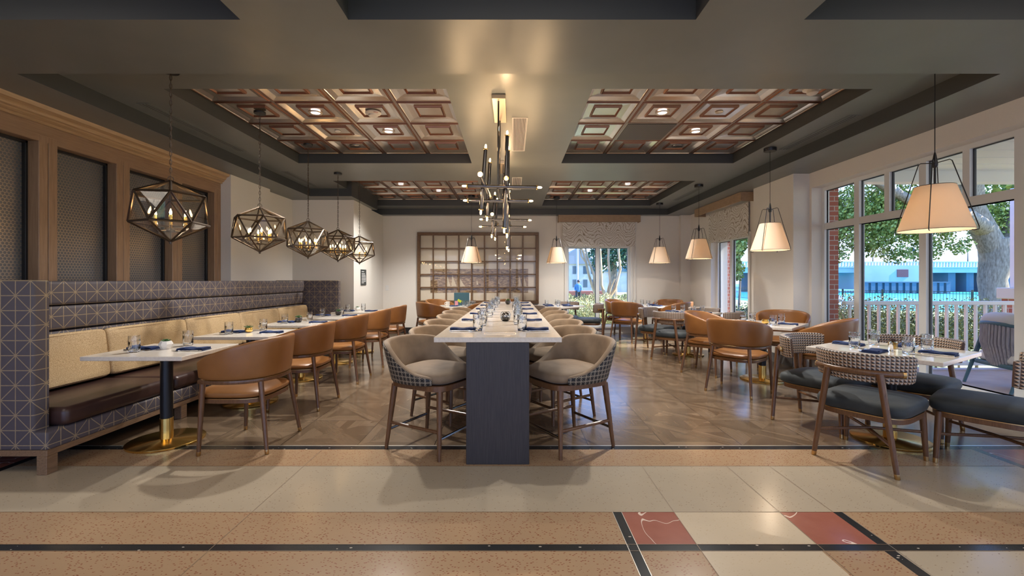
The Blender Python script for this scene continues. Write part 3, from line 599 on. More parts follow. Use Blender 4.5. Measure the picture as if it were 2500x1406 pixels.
def cap_chair():
    t = thing('dining_chair', 'dark teal upholstered chair', 'chair')
    n = 25; path = arc_path(0.30, 0.30, radians(66), radians(-66), n, (0.02, 0), 2.0)
    mb = MB(); shell(mb, path, [0.60]*n, [0.795]*n, 0.055, 0.02, sq=0.45, k=20); mb.build('backrest', 'triangle_fabric', t)
    rp_ = arc_path(0.345, 0.345, radians(48), radians(-48), 17, (0.02, 0)); pts = [(x, y, 0.672) for x, y in rp_]
    mb = MB(); mb.tube(pts, 0.021, 12, flat=0.8); r = mb.build('top_rail', 'walnut', t)
    for a, b in ((pts[0], pts[1]), (pts[-1], pts[-2])):
        a = Vector(a); b = Vector(b); d = (a-b).normalized(); mb = MB(); mb.tube([b+(a-b)*0.6, a+d*0.004, a+d*0.008], [0.0225, 0.0225, 0.016], 12, flat=0.8); mb.build('end_cap', 'brass_dull', r)
    mb = MB(); cushion(mb, 0.285, 0.275, 6.0, 0.372, 0.462, 0.016, (0.025, 0), 60, 0.026); mb.build('seat', 'teal_velvet', t)
    o1 = sel(0.272, 0.262, 4.2, 52); mb = MB(); mb.loft([[(x*s_+0.025, y*s_, z) for x, y in o1] for s_, z in ((0.97, 0.330), (1, 0.334), (1, 0.368))]); mb.build('seat_frame', 'walnut', t)
    mb = MB(); mb.loft([[(x*1.008+0.025, y*1.008, z) for x, y in o1] for z in (0.366, 0.372)]); mb.build('seat_trim', 'brass_dull', t)
    for s_ in (1, -1):
        leg_part(t, (0.262, 0.246*s_, 0), (0.245, 0.228*s_, 0.368), 0.015, 0.022); leg_part(t, (-0.30, 0.245*s_, 0), (-0.30, 0.152*s_, 0.672), 0.0155, 0.0225)
    for s_ in (1, -1):
        mb = MB(); mb.tube([(-0.295, 0.21*s_, 0.205), (0.0, 0.0, 0.212+0.006*s_), (0.253, -0.232*s_, 0.205)], 0.011, 8); mb.build('stretcher', 'walnut', t)
    return t
def bar_stool():
    t = thing('counter_stool', 'taupe suede counter stool', 'stool')
    n = 41; path = arc_path(0.262, 0.272, radians(128), radians(-128), n, (0.0, 0), 2.5)
    def top(i):
        a = abs(-128+256*i/(n-1)); 
        if a < 48: return 0.845-0.02*(a/48)**2
        if a > 108: return 0.615-0.02*(a-108)/20
        k = (a-48)/60; k = k*k*(3-2*k); return 0.825+(0.615-0.825)*k
    zt = [top(i) for i in range(n)]
    mb = MB(); shell(mb, path, [0.535]*n, zt, 0.05, 0.075, sq=0.5, k=18); mb.build('backrest', 'suede', t)
    mb = MB(); shell(mb, path, [0.534]*n, [z-0.012 for z in zt], 0.02, 0.072, sq=0.35, k=10, off=0.02); mb.build('outer_cover', 'petal_fabric', t)
    mb = MB(); cushion(mb, 0.262, 0.25, 4.0, 0.536, 0.622, 0.025, (0.03, 0), 52, 0.035); mb.build('seat', 'suede', t)
    o1 = sel(0.268, 0.258, 4.4, 52); mb = MB(); mb.loft([[(x*s_+0.02, y*s_, z) for x, y in o1] for s_, z in ((0.97, 0.490), (1, 0.494), (1, 0.532))]); mb.build('seat_frame', 'walnut', t)
    F = {}
    for a, x0, x1 in (('f', 0.255, 0.232), ('b', -0.262, -0.205)):
        for s_ in (1, -1):
            p0 = Vector((x0, 0.240*s_, 0)); p1 = Vector((x1, 0.205*s_, 0.50)); F[a, s_] = (p0, p1); leg_part(t, p0, p1, 0.0135, 0.024, ferr=0)
    at = lambda k, z: F[k][0]+(F[k][1]-F[k][0])*(z/0.50)
    for s_ in (1, -1):
        mb = MB(); mb.tube([at(('b', s_), 0.205), at(('f', s_), 0.20)], 0.0125, 8); mb.build('stretcher', 'walnut', t)
    for k in ('f', 'b'):
        mb = MB(); mb.tube([at((k, 1), 0.15), at((k, -1), 0.15)], 0.011, 8); mb.build('footrest_bar', 'gunmetal', t)
    return t
TAN = Kind(barrel_chair()); CAP = Kind(cap_chair()); STL = Kind(bar_stool())
ordn = ('nearest', 'second-nearest', 'middle', 'fourth', 'farthest')
# left row
tk = Kind(table_kind(0.75, 0.67, 't'))
LT = [3.54, 4.68, 5.80, 6.92, 7.98]
for i, y in enumerate(LT):
    tk.put((-2.80, y, 0), 0, 'small white quartz table on a round brass base, %s in the row along the banquette' % ordn[i], 'tables along the banquette')
for i, (x, y, a) in enumerate(((-2.11, 3.525, 180), (-2.20, 4.60, 180), (-2.21, 5.73, 180), (-2.20, 6.78, 180), (-2.20, 7.82, 180))):
    TAN.put((x, y, 0), radians(a), 'tan leather barrel armchair facing the banquette, %s in that row' % ordn[i], 'tan armchairs along the banquette')
# window side tables
tk2 = Kind(table_kind(0.86, 0.86, 't'))
T1 = (3.086, 3.564); T2 = (3.28, 5.72); T3 = (3.09, 7.67); T4 = (2.98, 9.78); T5 = (1.02, 9.75); T6 = (-1.13, 9.62)
tk2.put((*T1, 0), radians(31), 'white quartz table with brass base nearest the camera by the big window', 'square tables by the windows')
for T, a, l in ((T2, 45, 'white quartz table among tan armchairs beneath the second large cone pendant'), (T3, 45, 'white quartz table ringed by patterned chairs beside the rear side window'),
                (T4, 45, 'white quartz table among tan armchairs in the far right corner'), (T5, 45, 'white quartz table with patterned chairs before the rear wall window'),
                (T6, 45, 'white quartz table below the gridded picture with cup and menu board')):
    tk2.put((*T, 0), radians(a), l, 'square tables by the windows')
gC = 'patterned-back dark chairs'; gT = 'tan armchairs at the window tables'
def facing(kind, x, y, deg, lab, g): kind.put((x, y, 0), radians(deg), lab, g)
facing(CAP, 2.64, 3.22, 32.6, 'dark teal chair with triangle-pattern back seen from behind, front of the nearest window table', gC)
facing(CAP, 2.80, 3.95, -60, 'dark teal chair at the left corner of the nearest window table, side-on', gC)
facing(CAP, 3.53, 3.84, 212, 'dark teal chair across the nearest window table, by the glass', gC)
facing(CAP, 3.385, 3.07, 128, 'dark teal chair cut off by the right edge of the photo', gC)
facing(TAN, 2.66, 5.14, 40, 'large tan barrel armchair seen from behind, in front of the gold tealight table', gT)
facing(TAN, 2.775, 6.18, -45, 'tan barrel armchair at the left of the tealight table, half hidden', gT)
facing(TAN, 3.93, 6.35, 235, 'tan barrel armchair facing the camera against the white column', gT)
facing(TAN, 3.74, 5.20, 135, 'tan barrel armchair with its back to the big window, right of the tealight table', gT)
facing(CAP, 2.69, 7.27, 45, 'dark chair with patterned back seen from behind at the sunlit middle table', gC)
facing(CAP, 2.68, 8.10, -45, 'dark chair at the left of the sunlit middle table', gC)
facing(CAP, 3.50, 8.08, 225, 'dark chair on the far side of the sunlit middle table', gC)
facing(CAP, 3.50, 7.26, 135, 'dark chair on the window side of the middle table, behind the tan armchair', gC)
facing(TAN, 2.46, 9.35, 48, 'tan barrel armchair seen from behind at the far right corner table', gT)
facing(TAN, 2.50, 10.22, -45, 'tan barrel armchair at the far corner table, nearest the rear wall window', gT)
facing(TAN, 3.62, 10.15, 228, 'tan barrel armchair in the far right corner facing the room', gT)
facing(TAN, 3.50, 9.25, 135, 'tan barrel armchair lit by the sun at the far corner table', gT)
facing(CAP, 0.55, 9.28, 45, 'dark patterned chair left of the rear window table, mostly behind stools', gC)
facing(CAP, 1.72, 9.72, 165, 'dark patterned chair turned side-on at the right of the rear window table', gC)
facing(CAP, 1.28, 10.38, 250, 'dark patterned chair directly in front of the rear window', gC)
facing(TAN, -1.68, 9.10, 38, 'tan barrel armchair seen from behind below the gridded picture', gT)
facing(TAN, -1.68, 10.20, -40, 'tan barrel armchair against the rear wall beneath the gridded picture', gT)
facing(TAN, -0.62, 9.20, 138, 'tan barrel armchair right of the menu board table, behind stools', gT)
facing(TAN, -0.10, 10.20, -95, 'tan barrel armchair beyond the far end of the communal table', gT)
# communal table
ct = thing('communal_table', 'long counter-height communal table with white quartz top and dark wood slab base', 'table', (-0.10, 5.7, 0))
mb = MB(); mb.box(-0.452, 0.452, -2.62, 2.62, 0.864, 0.900, 0.0025, 1); mb.build('tabletop', 'quartz', ct, smooth=False)
for y in (-2.615, -0.28, 2.06):
    mb = MB(); mb.box(-0.225, 0.222, y, y+0.12, 0.0, 0.864, 0.003, 1); mb.build('pedestal', 'pedestal_wood', ct, smooth=False)
mb = MB(); mb.box(-0.20, 0.20, -2.0, 2.0, 0.80, 0.863, 0.003, 1); mb.build('apron', 'pedestal_wood', ct, smooth=False)
for y in (-2.40, 0.10):
    mb = MB()
    for q in ((-0.11, 0.13, y-0.05, y-0.045), (-0.11, 0.13, y+0.045, y+0.05), (-0.11, -0.105, y-0.045, y+0.045), (0.125, 0.13, y-0.045, y+0.045)): mb.box(*q, 0.8995, 0.9015)
    mb.build('power_lid', 'champagne', ct, smooth=False)
on6 = ('nearest', 'second', 'third', 'fourth', 'fifth', 'farthest')
SL = [(-0.63, 3.47, -29), (-0.615, 4.24, -36), (-0.64, 5.05, -25), (-0.64, 5.88, -22), (-0.68, 6.62, -25), (-0.67, 7.34, -22)]
SR = [(0.447, 3.50, 211), (0.44, 4.24, 215), (0.44, 5.02, 205), (0.45, 5.85, 203), (0.47, 6.6, 202), (0.46, 7.34, 200)]
for i, (x, y, a) in enumerate(SL): STL.put((x, y, 0), radians(a), 'taupe suede counter stool, %s on the left side of the communal table' % on6[i], 'counter stools')
for i, (x, y, a) in enumerate(SR): STL.put((x, y, 0), radians(a), 'taupe suede counter stool, %s on the right side of the communal table' % on6[i], 'counter stools')
# ---------------------------------------------------------------- table settings
def tumbler():
    n = 24; mb = MB(); H = 0.128; R = 0.038; rings = []
    def ring(r, z, amp, ph):
        return [((r+amp*cos(n/2*(2*pi*k/n)+ph))*cos(2*pi*k/n+z*7), (r+amp*cos(n/2*(2*pi*k/n)+ph))*sin(2*pi*k/n+z*7), z) for k in range(n)]
    for z, r, a, ph in ((0, R*0.86, 0, 0), (0.003, R*0.92, 0, 0), (0.010, R*0.93, 0.001, 0), (0.022, R*0.935, 0.0026, pi), (0.036, R*0.94, 0.0026, 0), (0.050, R*0.95, 0.0026, pi), (0.064, R*0.96, 0.0026, 0), (0.078, R*0.97, 0.0024, pi), (0.092, R*0.985, 0.0015, 0), (0.100, R, 0, 0), (H, R, 0, 0), (H, R-0.003, 0, 0)): rings.append(ring(r, z, a, ph))
    for z, r in ((0.09, R-0.0035), (0.018, R*0.80), (0.015, R*0.5)): rings.append([(r*cos(2*pi*k/n+z*7), r*sin(2*pi*k/n+z*7), z) for k in range(n)])
    mb.loft(rings); o = mb.build('tumbler', 'tumbler_glass', ang=0.25); return tag(o, 'g', 'glass')
def napkin():
    mb = MB(); w, d = 0.105, 0.052
    for k, (sx, z) in enumerate(((1.0, 0.0045), (0.97, 0.011), (0.985, 0.0175))):
        rings = []
        for i in range(9):
            t_ = -1+2*i/8; x = t_*w*sx; dd = d*(1-0.10*k*0.5-0.16*(1-abs(t_))**0.8*(k == 2)); zz = z+0.003*sin(t_*5+k*2)*(k > 0)
            rings.append([(x, -dd, zz-0.0035), (x, -dd-0.003, zz), (x, -dd, zz+0.003), (x, 0, zz+0.0035+0.002*(k == 2)), (x, dd, zz+0.003), (x, dd+0.003, zz), (x, dd, zz-0.0035)])
        mb.loft(rings)
    o = mb.build('napkin', 'navy_cloth', ang=1.2); return tag(o, 'n', 'napkin')
def fork():
    mb = MB(); mb.tube([(-0.095, 0, 0.004), (-0.02, 0, 0.006), (0.03, 0, 0.005), (0.05, 0, 0.003)], [0.005, 0.003, 0.003, 0.007], 8, flat=0.4)
    for y in (-0.0075, -0.0025, 0.0025, 0.0075): mb.tube([(0.048, y*0.9, 0.003), (0.07, y, 0.004), (0.095, y, 0.008)], [0.0018, 0.0015, 0.0008], 6)
    return tag(mb.build('fork', 'steel'), 'f', 'fork')
def knife():
    mb = MB(); mb.tube([(-0.105, 0, 0.004), (-0.02, 0, 0.004)], [0.0055, 0.004], 8, flat=0.5)
    mb.box(-0.02, 0.10, -0.0075, 0.007, 0.003, 0.0045, 0.0007, 1); return tag(mb.build('knife', 'steel'), 'k', 'knife')
KG, KN, KF, KK = Kind(tumbler()), Kind(napkin()), Kind(fork()), Kind(knife())
def setting(cx, cy, z, d, where, nap=(0.30, 0.0), gl=(0.18, 0.19), cut=True, jit=0.0):
    """d: unit direction from table centre towards the diner"""
    dx, dy = d; px, py = dy, -dx; ang = atan2(dy, dx); r = random.uniform(-0.07, 0.07)
    P = lambda a, b: (cx+dx*a+px*b, cy+dy*a+py*b)
    x, y = P(*nap); KN.put((x, y, z), ang+r, 'navy folded napkin at the '+where, 'navy napkins')
    if gl: x2, y2 = P(*gl); KG.put((x2, y2, z+0.0005), random.uniform(0, 1), 'cut-glass tumbler at the '+where, 'cut-glass tumblers')
    if cut:
        s_ = 1 if dx > 0 else -1; off = 0.066
        x3, y3 = x, y-off*1.0
        if abs(dx) < 0.9: x3, y3 = P(nap[0], nap[1]+off)
        KK.put((x3, y3, z+0.0005), ang+pi+0.03, 'steel knife by the napkin at the '+where, 'table knives')
        q = -1
        if abs(dx) < 0.9: x4, y4 = P(nap[0]-0.02, nap[1]+off+0.016)
        else: x4, y4 = x-0.01*s_, y3-0.016
        KF.put((x4, y4, z+0.0005), ang+pi+0.12, 'steel fork at the '+where, 'table forks')
for i, y in enumerate(LT):
    nm = '%s banquette table' % ordn[i]
    setting(-2.80, y, 0.741, (-1, 0), 'banquette side of the '+nm, (0.20, 0.02), (0.15, -0.13), i < 4)
    setting(-2.80, y, 0.741, (1, 0), 'armchair side of the '+nm, (0.235, 0.02), (0.01, -0.22), i < 4)
YS = [3.52, 4.33, 5.15, 6.0, 6.85, 7.68]
for i, y in enumerate(YS):
    for sx, sn in ((-1, 'left'), (1, 'right')):
        random.seed(40+i*2+sx)
        setting(-0.10, y, 0.900, (sx, 0), '%s %s-side place of the communal table' % (on6[i], sn), (0.29, 0.0), (0.185+random.uniform(-0.02, 0.02), 0.03*sx), True)
# companions: a second tumbler behind each place, as in the photo
for i in range(5):
    for sx, sn in ((-1, 'left'), (1, 'right')):
        KG.put((-0.10+sx*0.155+random.uniform(-0.03, 0.02)*sx, YS[i]+0.37+random.uniform(-0.05, 0.1), 0.9005), 0.3*i, 'cut-glass tumbler between the %s and %s %s-side places of the communal table' % (on6[i], on6[i+1], sn), 'cut-glass tumblers')
def dirs(a): a = radians(a); return [(-cos(a), -sin(a)), (-sin(a), cos(a)), (cos(a), sin(a)), (sin(a), -cos(a))]
sn4 = ('near-left place of the ', 'far-left place of the ', 'far-right place of the ', 'near-right place of the ')
for T, a, nm, cut in ((T1, 31, 'nearest window table', True), (T2, 45, 'tealight table', True), (T3, 45, 'sunlit middle table', False), (T4, 45, 'far right corner table', False), (T5, 45, 'rear window table', False)):
    for d, s_ in zip(dirs(a), sn4): setting(T[0], T[1], 0.741, d, s_+nm, (0.29, 0.0), (0.17, 0.18), cut)
# ---------------------------------------------------------------- plants and small things
def rosette(mb, c, r, n, h, layers=3, w=0.35):
    for L in range(layers):
        for k in range(n):
            a = 2*pi*(k+0.5*L)/n; rr = r*(1-0.28*L); t_ = 0.3+0.45*L
            tip = Vector((c[0]+rr*cos(a)*cos(t_), c[1]+rr*sin(a)*cos(t_), c[2]+h*0.3+rr*sin(t_)+0.3*h*L/layers)); b = Vector(c)
            m_ = (b+tip)/2+Vector((0, 0, r*0.08)); s_ = Vector((-sin(a), cos(a), 0))*rr*w*0.5
            mb.tube([b, b+(m_-b)*0.6, m_, tip], [0.0015, rr*w*0.35, rr*w*0.4, 0.0008], 6, flat=0.5)
def planter(kind):
    lab = {'white': 'white faceted ceramic bowl', 'gold': 'round gold bowl', 'glass': 'clear glass globe', 'cube': 'gold cube pot'}[kind]
    t = thing('potted_succulent', lab, 'plant')
    if kind == 'white':
        mb = MB(); mb.lathe([(0.030, 0), (0.047, 0.030), (0.050, 0.042), (0.036, 0.066), (0.033, 0.066), (0.030, 0.055), (0.001, 0.055)], 8); mb.build('bowl', 'white_ceramic', t, ang=0.3)
        mb = MB(); rosette(mb, (0, 0, 0.058), 0.036, 9, 0.02); mb.build('succulent_leaves', 'succulent', t)
    elif kind == 'gold':
        mb = MB(); mb.lathe([(0.020, 0), (0.034, 0.012), (0.040, 0.030), (0.034, 0.052), (0.031, 0.052), (0.030, 0.045), (0.001, 0.045)], 20); mb.build('bowl', 'brass', t, ang=0.2)
        mb = MB(); rosette(mb, (0, 0, 0.045), 0.055, 6, 0.02, 3, 0.18); mb.build('succulent_leaves', 'succulent', t)
    elif kind == 'glass':
        mb = MB(); mb.lathe([(0.022, 0), (0.040, 0.014), (0.049, 0.042), (0.042, 0.074), (0.032, 0.086), (0.031, 0.084), (0.040, 0.072), (0.046, 0.042), (0.038, 0.016), (0.001, 0.006)], 24); mb.build('glass_globe', 'tumbler_glass', t)
        mb = MB(); mb.lathe([(0.020, 0.007), (0.036, 0.017), (0.0435, 0.034), (0.040, 0.056), (0.001, 0.062)], 20); mb.build('pebbles', 'pebbles', t)
        mb = MB(); rosette(mb, (0, 0, 0.06), 0.050, 7, 0.03, 3, 0.30); mb.build('succulent_leaves', 'succulent', t)
    else:
        mb = MB(); mb.box(-0.026, 0.026, -0.026, 0.026, 0, 0.055, 0.003, 1); mb.build('pot', 'brass', t, smooth=False)
        mb = MB(); rosette(mb, (0, 0, 0.055), 0.035, 9, 0.03); mb.build('succulent_leaves', 'succulent_dark', t)
    return t
PW, PG, PC = Kind(planter('white')), Kind(planter('gold')), Kind(planter('glass')); PQ = Kind(planter('cube'))
gp = 'small potted succulents'
PW.put((-2.83, LT[0]+0.03, 0.741), 0, 'succulent in a white faceted ceramic bowl on the nearest banquette table', gp)
PG.put((-2.84, LT[1]+0.03, 0.741), 0, 'succulent in a round gold bowl on the second-nearest banquette table', gp)
PC.put((-2.86, LT[2]+0.05, 0.741), 0, 'succulent in a clear glass globe on the middle banquette table', gp)
PC.put((-2.80, LT[3]+0.12, 0.741), 1, 'succulent in a clear glass globe on the fourth banquette table', gp)
PW.put((-2.86, LT[4]+0.10, 0.741), 1, 'succulent in a white faceted ceramic bowl on the farthest banquette table', gp)
PC.put((-0.068, 7.35, 0.9), 0.5, 'green succulent in a glass globe at the far end of the communal table', gp)
PQ.put((T1[0]+0.05, T1[1]+0.03, 0.741), 0.6, 'dark succulent in a small gold cube pot on the nearest window table', gp)
t = thing('glass_terrarium', 'round glass bowl of dark pebbles at the near end of the communal table', 'bowl', (-0.065, 4.33, 0.9))
mb = MB(); mb.lathe([(0.026, 0), (0.046, 0.015), (0.055, 0.045), (0.048, 0.078), (0.036, 0.093), (0.035, 0.091), (0.046, 0.076), (0.052, 0.045), (0.044, 0.017), (0.001, 0.006)], 28); mb.build('glass_bowl', 'tumbler_glass', t)
mb = MB(); random.seed(3)
for k in range(80):
    a = random.uniform(0, 2*pi); z = random.uniform(0.012, 0.084); rr = 0.043*sqrt(max(0.1, 1-((z-0.046)/0.05)**2))*random.uniform(0.55, 0.95)-0.003
    mb.lathe([(0.002, -0.005), (0.006, 0), (0.003, 0.005)], 6, (rr*cos(a), rr*sin(a), z))
mb.build('pebbles', 'pebbles', t, smooth=False)
# tealight holder on second window table
t = thing('tealight_holder', 'round amber-gold mercury glass tealight on the second window table', 'candle holder', (T2[0]-0.02, T2[1]-0.10, 0.741))
mb = MB(); mb.lathe([(0.022, 0), (0.040, 0.018), (0.044, 0.036), (0.036, 0.060), (0.033, 0.060), (0.040, 0.036), (0.001, 0.02)], 16); mb.build('holder', 'brass', t, ang=0.2)
# salt shaker on nearest window table
t = thing('salt_shaker', 'small clear salt shaker beside the gold cube pot', 'shaker', (T1[0]-0.09, T1[1]-0.11, 0.741))
mb = MB(); mb.lathe([(0.016, 0), (0.017, 0.004), (0.016, 0.045), (0.010, 0.056), (0.001, 0.057)], 12); mb.build('bottle', 'tumbler_glass', t)
mb = MB(); mb.lathe([(0.011, 0.056), (0.012, 0.066), (0.007, 0.072), (0.001, 0.073)], 12); mb.build('cap', 'steel', t)
# things on the table under the picture
t = thing('menu_board', 'upright dark teal menu board on the table below the gridded picture', 'menu', (T6[0]+0.0, T6[1]+0.18, 0.741))
mb = MB(); mb.box(-0.17, 0.17, -0.008, 0.008, 0.0, 0.29, 0.002, 1); mb.build('board', 'menu_teal', t, smooth=False)
mb = MB(); mb.box(0.172, 0.19, -0.004, 0.012, 0.0, 0.27, 0.001, 1); mb.build('page', 'print_white', t, smooth=False)
t = thing('table_tent_card', 'bright lime and pink card leaning before the teal menu board', 'card', (T6[0]-0.10, T6[1]+0.05, 0.741), 0.1)
mb = MB(); mb.box(-0.04, 0.05, -0.003, 0.003, 0.10, 0.155, 0.0, 1, T=Matrix.Rotation(0.5, 4, 'Y')); mb.build('lime_panel', 'lime_card', t, smooth=False)
mb = MB(); mb.box(-0.035, 0.035, -0.004, 0.002, 0.0, 0.11); mb.build('pink_panel', 'pink_card', t, smooth=False)
t = thing('coffee_mug', 'white mug on the table below the gridded picture', 'mug', (T6[0]-0.28, T6[1]-0.02, 0.741))
mb = MB(); mb.lathe([(0.036, 0), (0.042, 0.01), (0.044, 0.10), (0.040, 0.10), (0.038, 0.02), (0.001, 0.015)], 20); mb.build('cup', 'white_ceramic', t)
mb = MB(); mb.tube([(-0.042, 0, 0.08), (-0.066, 0, 0.075), (-0.068, 0, 0.04), (-0.041, 0, 0.03)], 0.006, 8); mb.build('handle', 'white_ceramic', t)
for k, (dx, dy) in enumerate(((0.08, -0.12), (0.17, -0.19), (0.19, -0.06), (0.27, -0.13), (0.30, 0.0))):
    KG.put((T6[0]+dx, T6[1]+dy, 0.7415), k, 'tumbler in the cluster right of the menu board, %s of five' % ('leftmost', 'second from left', 'middle one', 'second from right', 'rightmost')[k], 'tumblers by the menu board')
KN.put((T6[0]-0.12, T6[1]-0.10, 0.741), 0.4, 'navy napkin beside the white mug', 'navy napkins')
for k, (dx, dy, l) in enumerate(((-0.40, 0.10, 'small white plate left of the mug'), (0.05, -0.25, 'small white plate at the front corner of the menu board table'), (0.38, 0.12, 'small white plate right of the glasses cluster'))):
    mb = MB(); mb.lathe([(0.05, 0), (0.08, 0.008), (0.082, 0.010), (0.05, 0.004), (0.001, 0.004)], 24); o = mb.build('side_plate', 'white_ceramic'); o.location = (T6[0]+dx, T6[1]+dy, 0.7415); tag(o, l, 'plate', 'side plates')
# ---------------------------------------------------------------- gridded picture on the rear wall
pic = thing('gridded_picture', 'wide brown lattice frame over a sepia harbour picture with sailing ships', 'picture', (-0.835, 10.81, 1.61))
PX0, PX1, PZ0, PZ1, oy_ = -2.335-0.0+0.835, 0.66+0.835, 0.735-1.61, 2.49-1.61, 0
mb = MB(); b_ = 0.075
for q in ((PX0, PX1, PZ0, PZ0+b_), (PX0, PX1, PZ1-b_, PZ1), (PX0, PX0+b_, PZ0+b_, PZ1-b_), (PX1-b_, PX1, PZ0+b_, PZ1-b_)): mb.box(q[0], q[1], -0.075, 0.018, q[2], q[3], 0.006, 1)
mb.build('frame', 'grid_wood', pic, smooth=False)
ix0, ix1, iz0, iz1 = PX0+b_, PX1-b_, PZ0+b_, PZ1-b_
mb = MB()
for k in range(1, 9): x = ix0+(ix1-ix0)*k/9; mb.box(x-0.015, x+0.015, -0.045, -0.02, iz0, iz1)
for k in range(1, 5): z = iz0+(iz1-iz0)*k/5; mb.box(ix0, ix1, -0.043, -0.018, z-0.015, z+0.015)
mb.build('lattice', 'grid_wood', pic, smooth=False)
mb = MB(); mb.box(ix0, ix1, 0.004, 0.012, iz0, iz1); bd = mb.build('mat_board', 'mat_board', pic, smooth=False)
mb = MB(); mb.box(-2.02+0.835, 0.40+0.835, 0.0, 0.0038, 1.0-1.61, 1.59-1.61); pr_ = mb.build('harbour_print', 'harbour_print', pic, smooth=False)
mb = MB()
def sail(x, z, w, h, k=1): mb.add([(x, -0.0006, z), (x+w*k, -0.0006, z), (x+w*0.15*k, -0.0006, z+h)], [(0, 1, 2)] if k > 0 else [(0, 2, 1)])
for x, z, w, h in ((-1.62, 1.16, 0.10, 0.26), (-1.50, 1.16, 0.13, 0.28), (-1.34, 1.16, 0.17, 0.24), (0.16, 1.16, 0.09, 0.28), (0.28, 1.16, 0.08, 0.28), (0.02-0.9, 1.2, 0.05, 0.14), (-0.35, 1.22, 0.05, 0.14)): sail(x+0.835, z-1.61, w, h)
for x, w in ((-1.64, 0.42), (0.12, 0.27), (-0.95, 0.25), (-0.55, 0.4)): mb.quad((x+0.835, -0.0006, 1.13-1.61), (x+0.835+w*0.9, -0.0006, 1.13-1.61), (x+0.835+w, -0.0006, 1.155-1.61), (x+0.815, -0.0006, 1.15-1.61))
mb.build('sails', 'sail', pr_, smooth=False)
mb = MB(); mb.quad((ix0, -0.006, iz0), (ix1, -0.006, iz0), (ix1, -0.006, iz1), (ix0, -0.006, iz1)); mb.build('glazing', 'picture_glass', pic, smooth=False)
# wall sign, switch
t = thing('wall_sign', 'black notice plaque with rows of white lettering on the chase wall', 'sign', (-3.148, 9.24, 1.375))
mb = MB(); mb.box(0, 0.012, -0.16, 0.16, -0.17, 0.16, 0.002, 1); mb.build('plaque', 'sign_black', t, smooth=False)
mb = MB(); random.seed(5)
for k, w in enumerate((0.15, 0.19, 0.23, 0.25, 0.26, 0.255, 0.25, 0.14)):
    z = 0.115-0.032*k-(0.012 if k else 0); y = -0.13
    while y < -0.13+w:
        l = random.uniform(0.018, 0.045); mb.box(0.012, 0.0135, y, min(y+l, -0.13+w), z-0.008, z+0.008); y += l+0.006
mb.build('lettering', 'print_white', t, smooth=False)
t = thing('light_switch', 'white light switch plate on the rear wall beside the chase', 'switch', (-3.46+0.02, 10.828, 1.12))
t.location.x = -3.10
mb = MB(); mb.box(-0.035, 0.035, -0.006, 0, -0.06, 0.06, 0.002, 1); mb.build('plate', 'print_white', t, smooth=False)
mb = MB(); mb.box(-0.016, 0.016, -0.010, -0.006, -0.032, 0.032, 0.001, 1); mb.build('rocker', 'white_ceramic', t, smooth=False)
# ---------------------------------------------------------------- roman shades and valances
def shade(axis, c, a0, a1, z0, z1, lab):
    mb = MB(); n = 26; nz = 10; rings = []
    P = (lambda a, d, z: (c-d, a, z)) if axis == 'y' else (lambda a, d, z: (a, c-d, z))
    for i in range(nz+1):
        z = z1+(z0-z1)*i/nz; bul = 0.004*sin(i*1.3)+(0.016 if i == nz-1 else 0)
        rings.append([P(a0+(a1-a0)*k/n, bul+0.003*sin(k*0.9+i), z) for k in range(n+1)]+[P(a1-(a1-a0)*k/n, bul-0.012, z) for k in range(n+1)])
    mb.loft(rings); o = mb.build('roman_shade', 'marbled_shade', smooth=True, ang=1.0); return tag(o, lab, 'blind', 'marbled roman shades')
shade('x', 10.77, 1.25, 3.04, 2.14, 2.74, 'grey marble-pattern roman shade half drawn over the rear wall window')
shade('y', 4.325, 8.0, 9.60, 2.12, 2.74, 'grey marble-pattern roman shade over the side window beside the column')
def valance(b, lab):
    mb = MB(); x0, x1, y0, y1, z0, z1, ax = b; cx, cy = (x0+x1)/2, (y0+y1)/2; t_ = 0.018
    if ax == 'x': qs = ((x0, x1, y0, y0+t_, z0, z1), (x0, x0+t_, y0+t_, y1, z0, z1), (x1-t_, x1, y0+t_, y1, z0, z1), (x0, x1, y0+t_, y1, z1-t_, z1-0.001))
    else: qs = ((x0, x0+t_, y0, y1, z0, z1), (x0+t_, x1, y0, y0+t_, z0, z1), (x0+t_, x1, y1-t_, y1, z0, z1), (x0+t_, x1, y0+t_, y1-t_, z1-t_, z1-0.001))
    for q in qs: mb.box(q[0]-cx, q[1]-cx, q[2]-cy, q[3]-cy, q[4]-z0, q[5]-z0, 0.002, 1)
    o = mb.build('valance', 'valance_wood', smooth=False); o.location = (cx, cy, z0); tag(o, lab, 'valance', 'wooden window valances')
valance((1.13, 3.13, 10.62, 10.828, 2.73, 2.90, 'x'), 'long oak box valance above the rear wall window shade')
valance((4.12, 4.368, 7.86, 9.86, 2.735, 2.90, 'y'), 'oak box valance above the side window shade')
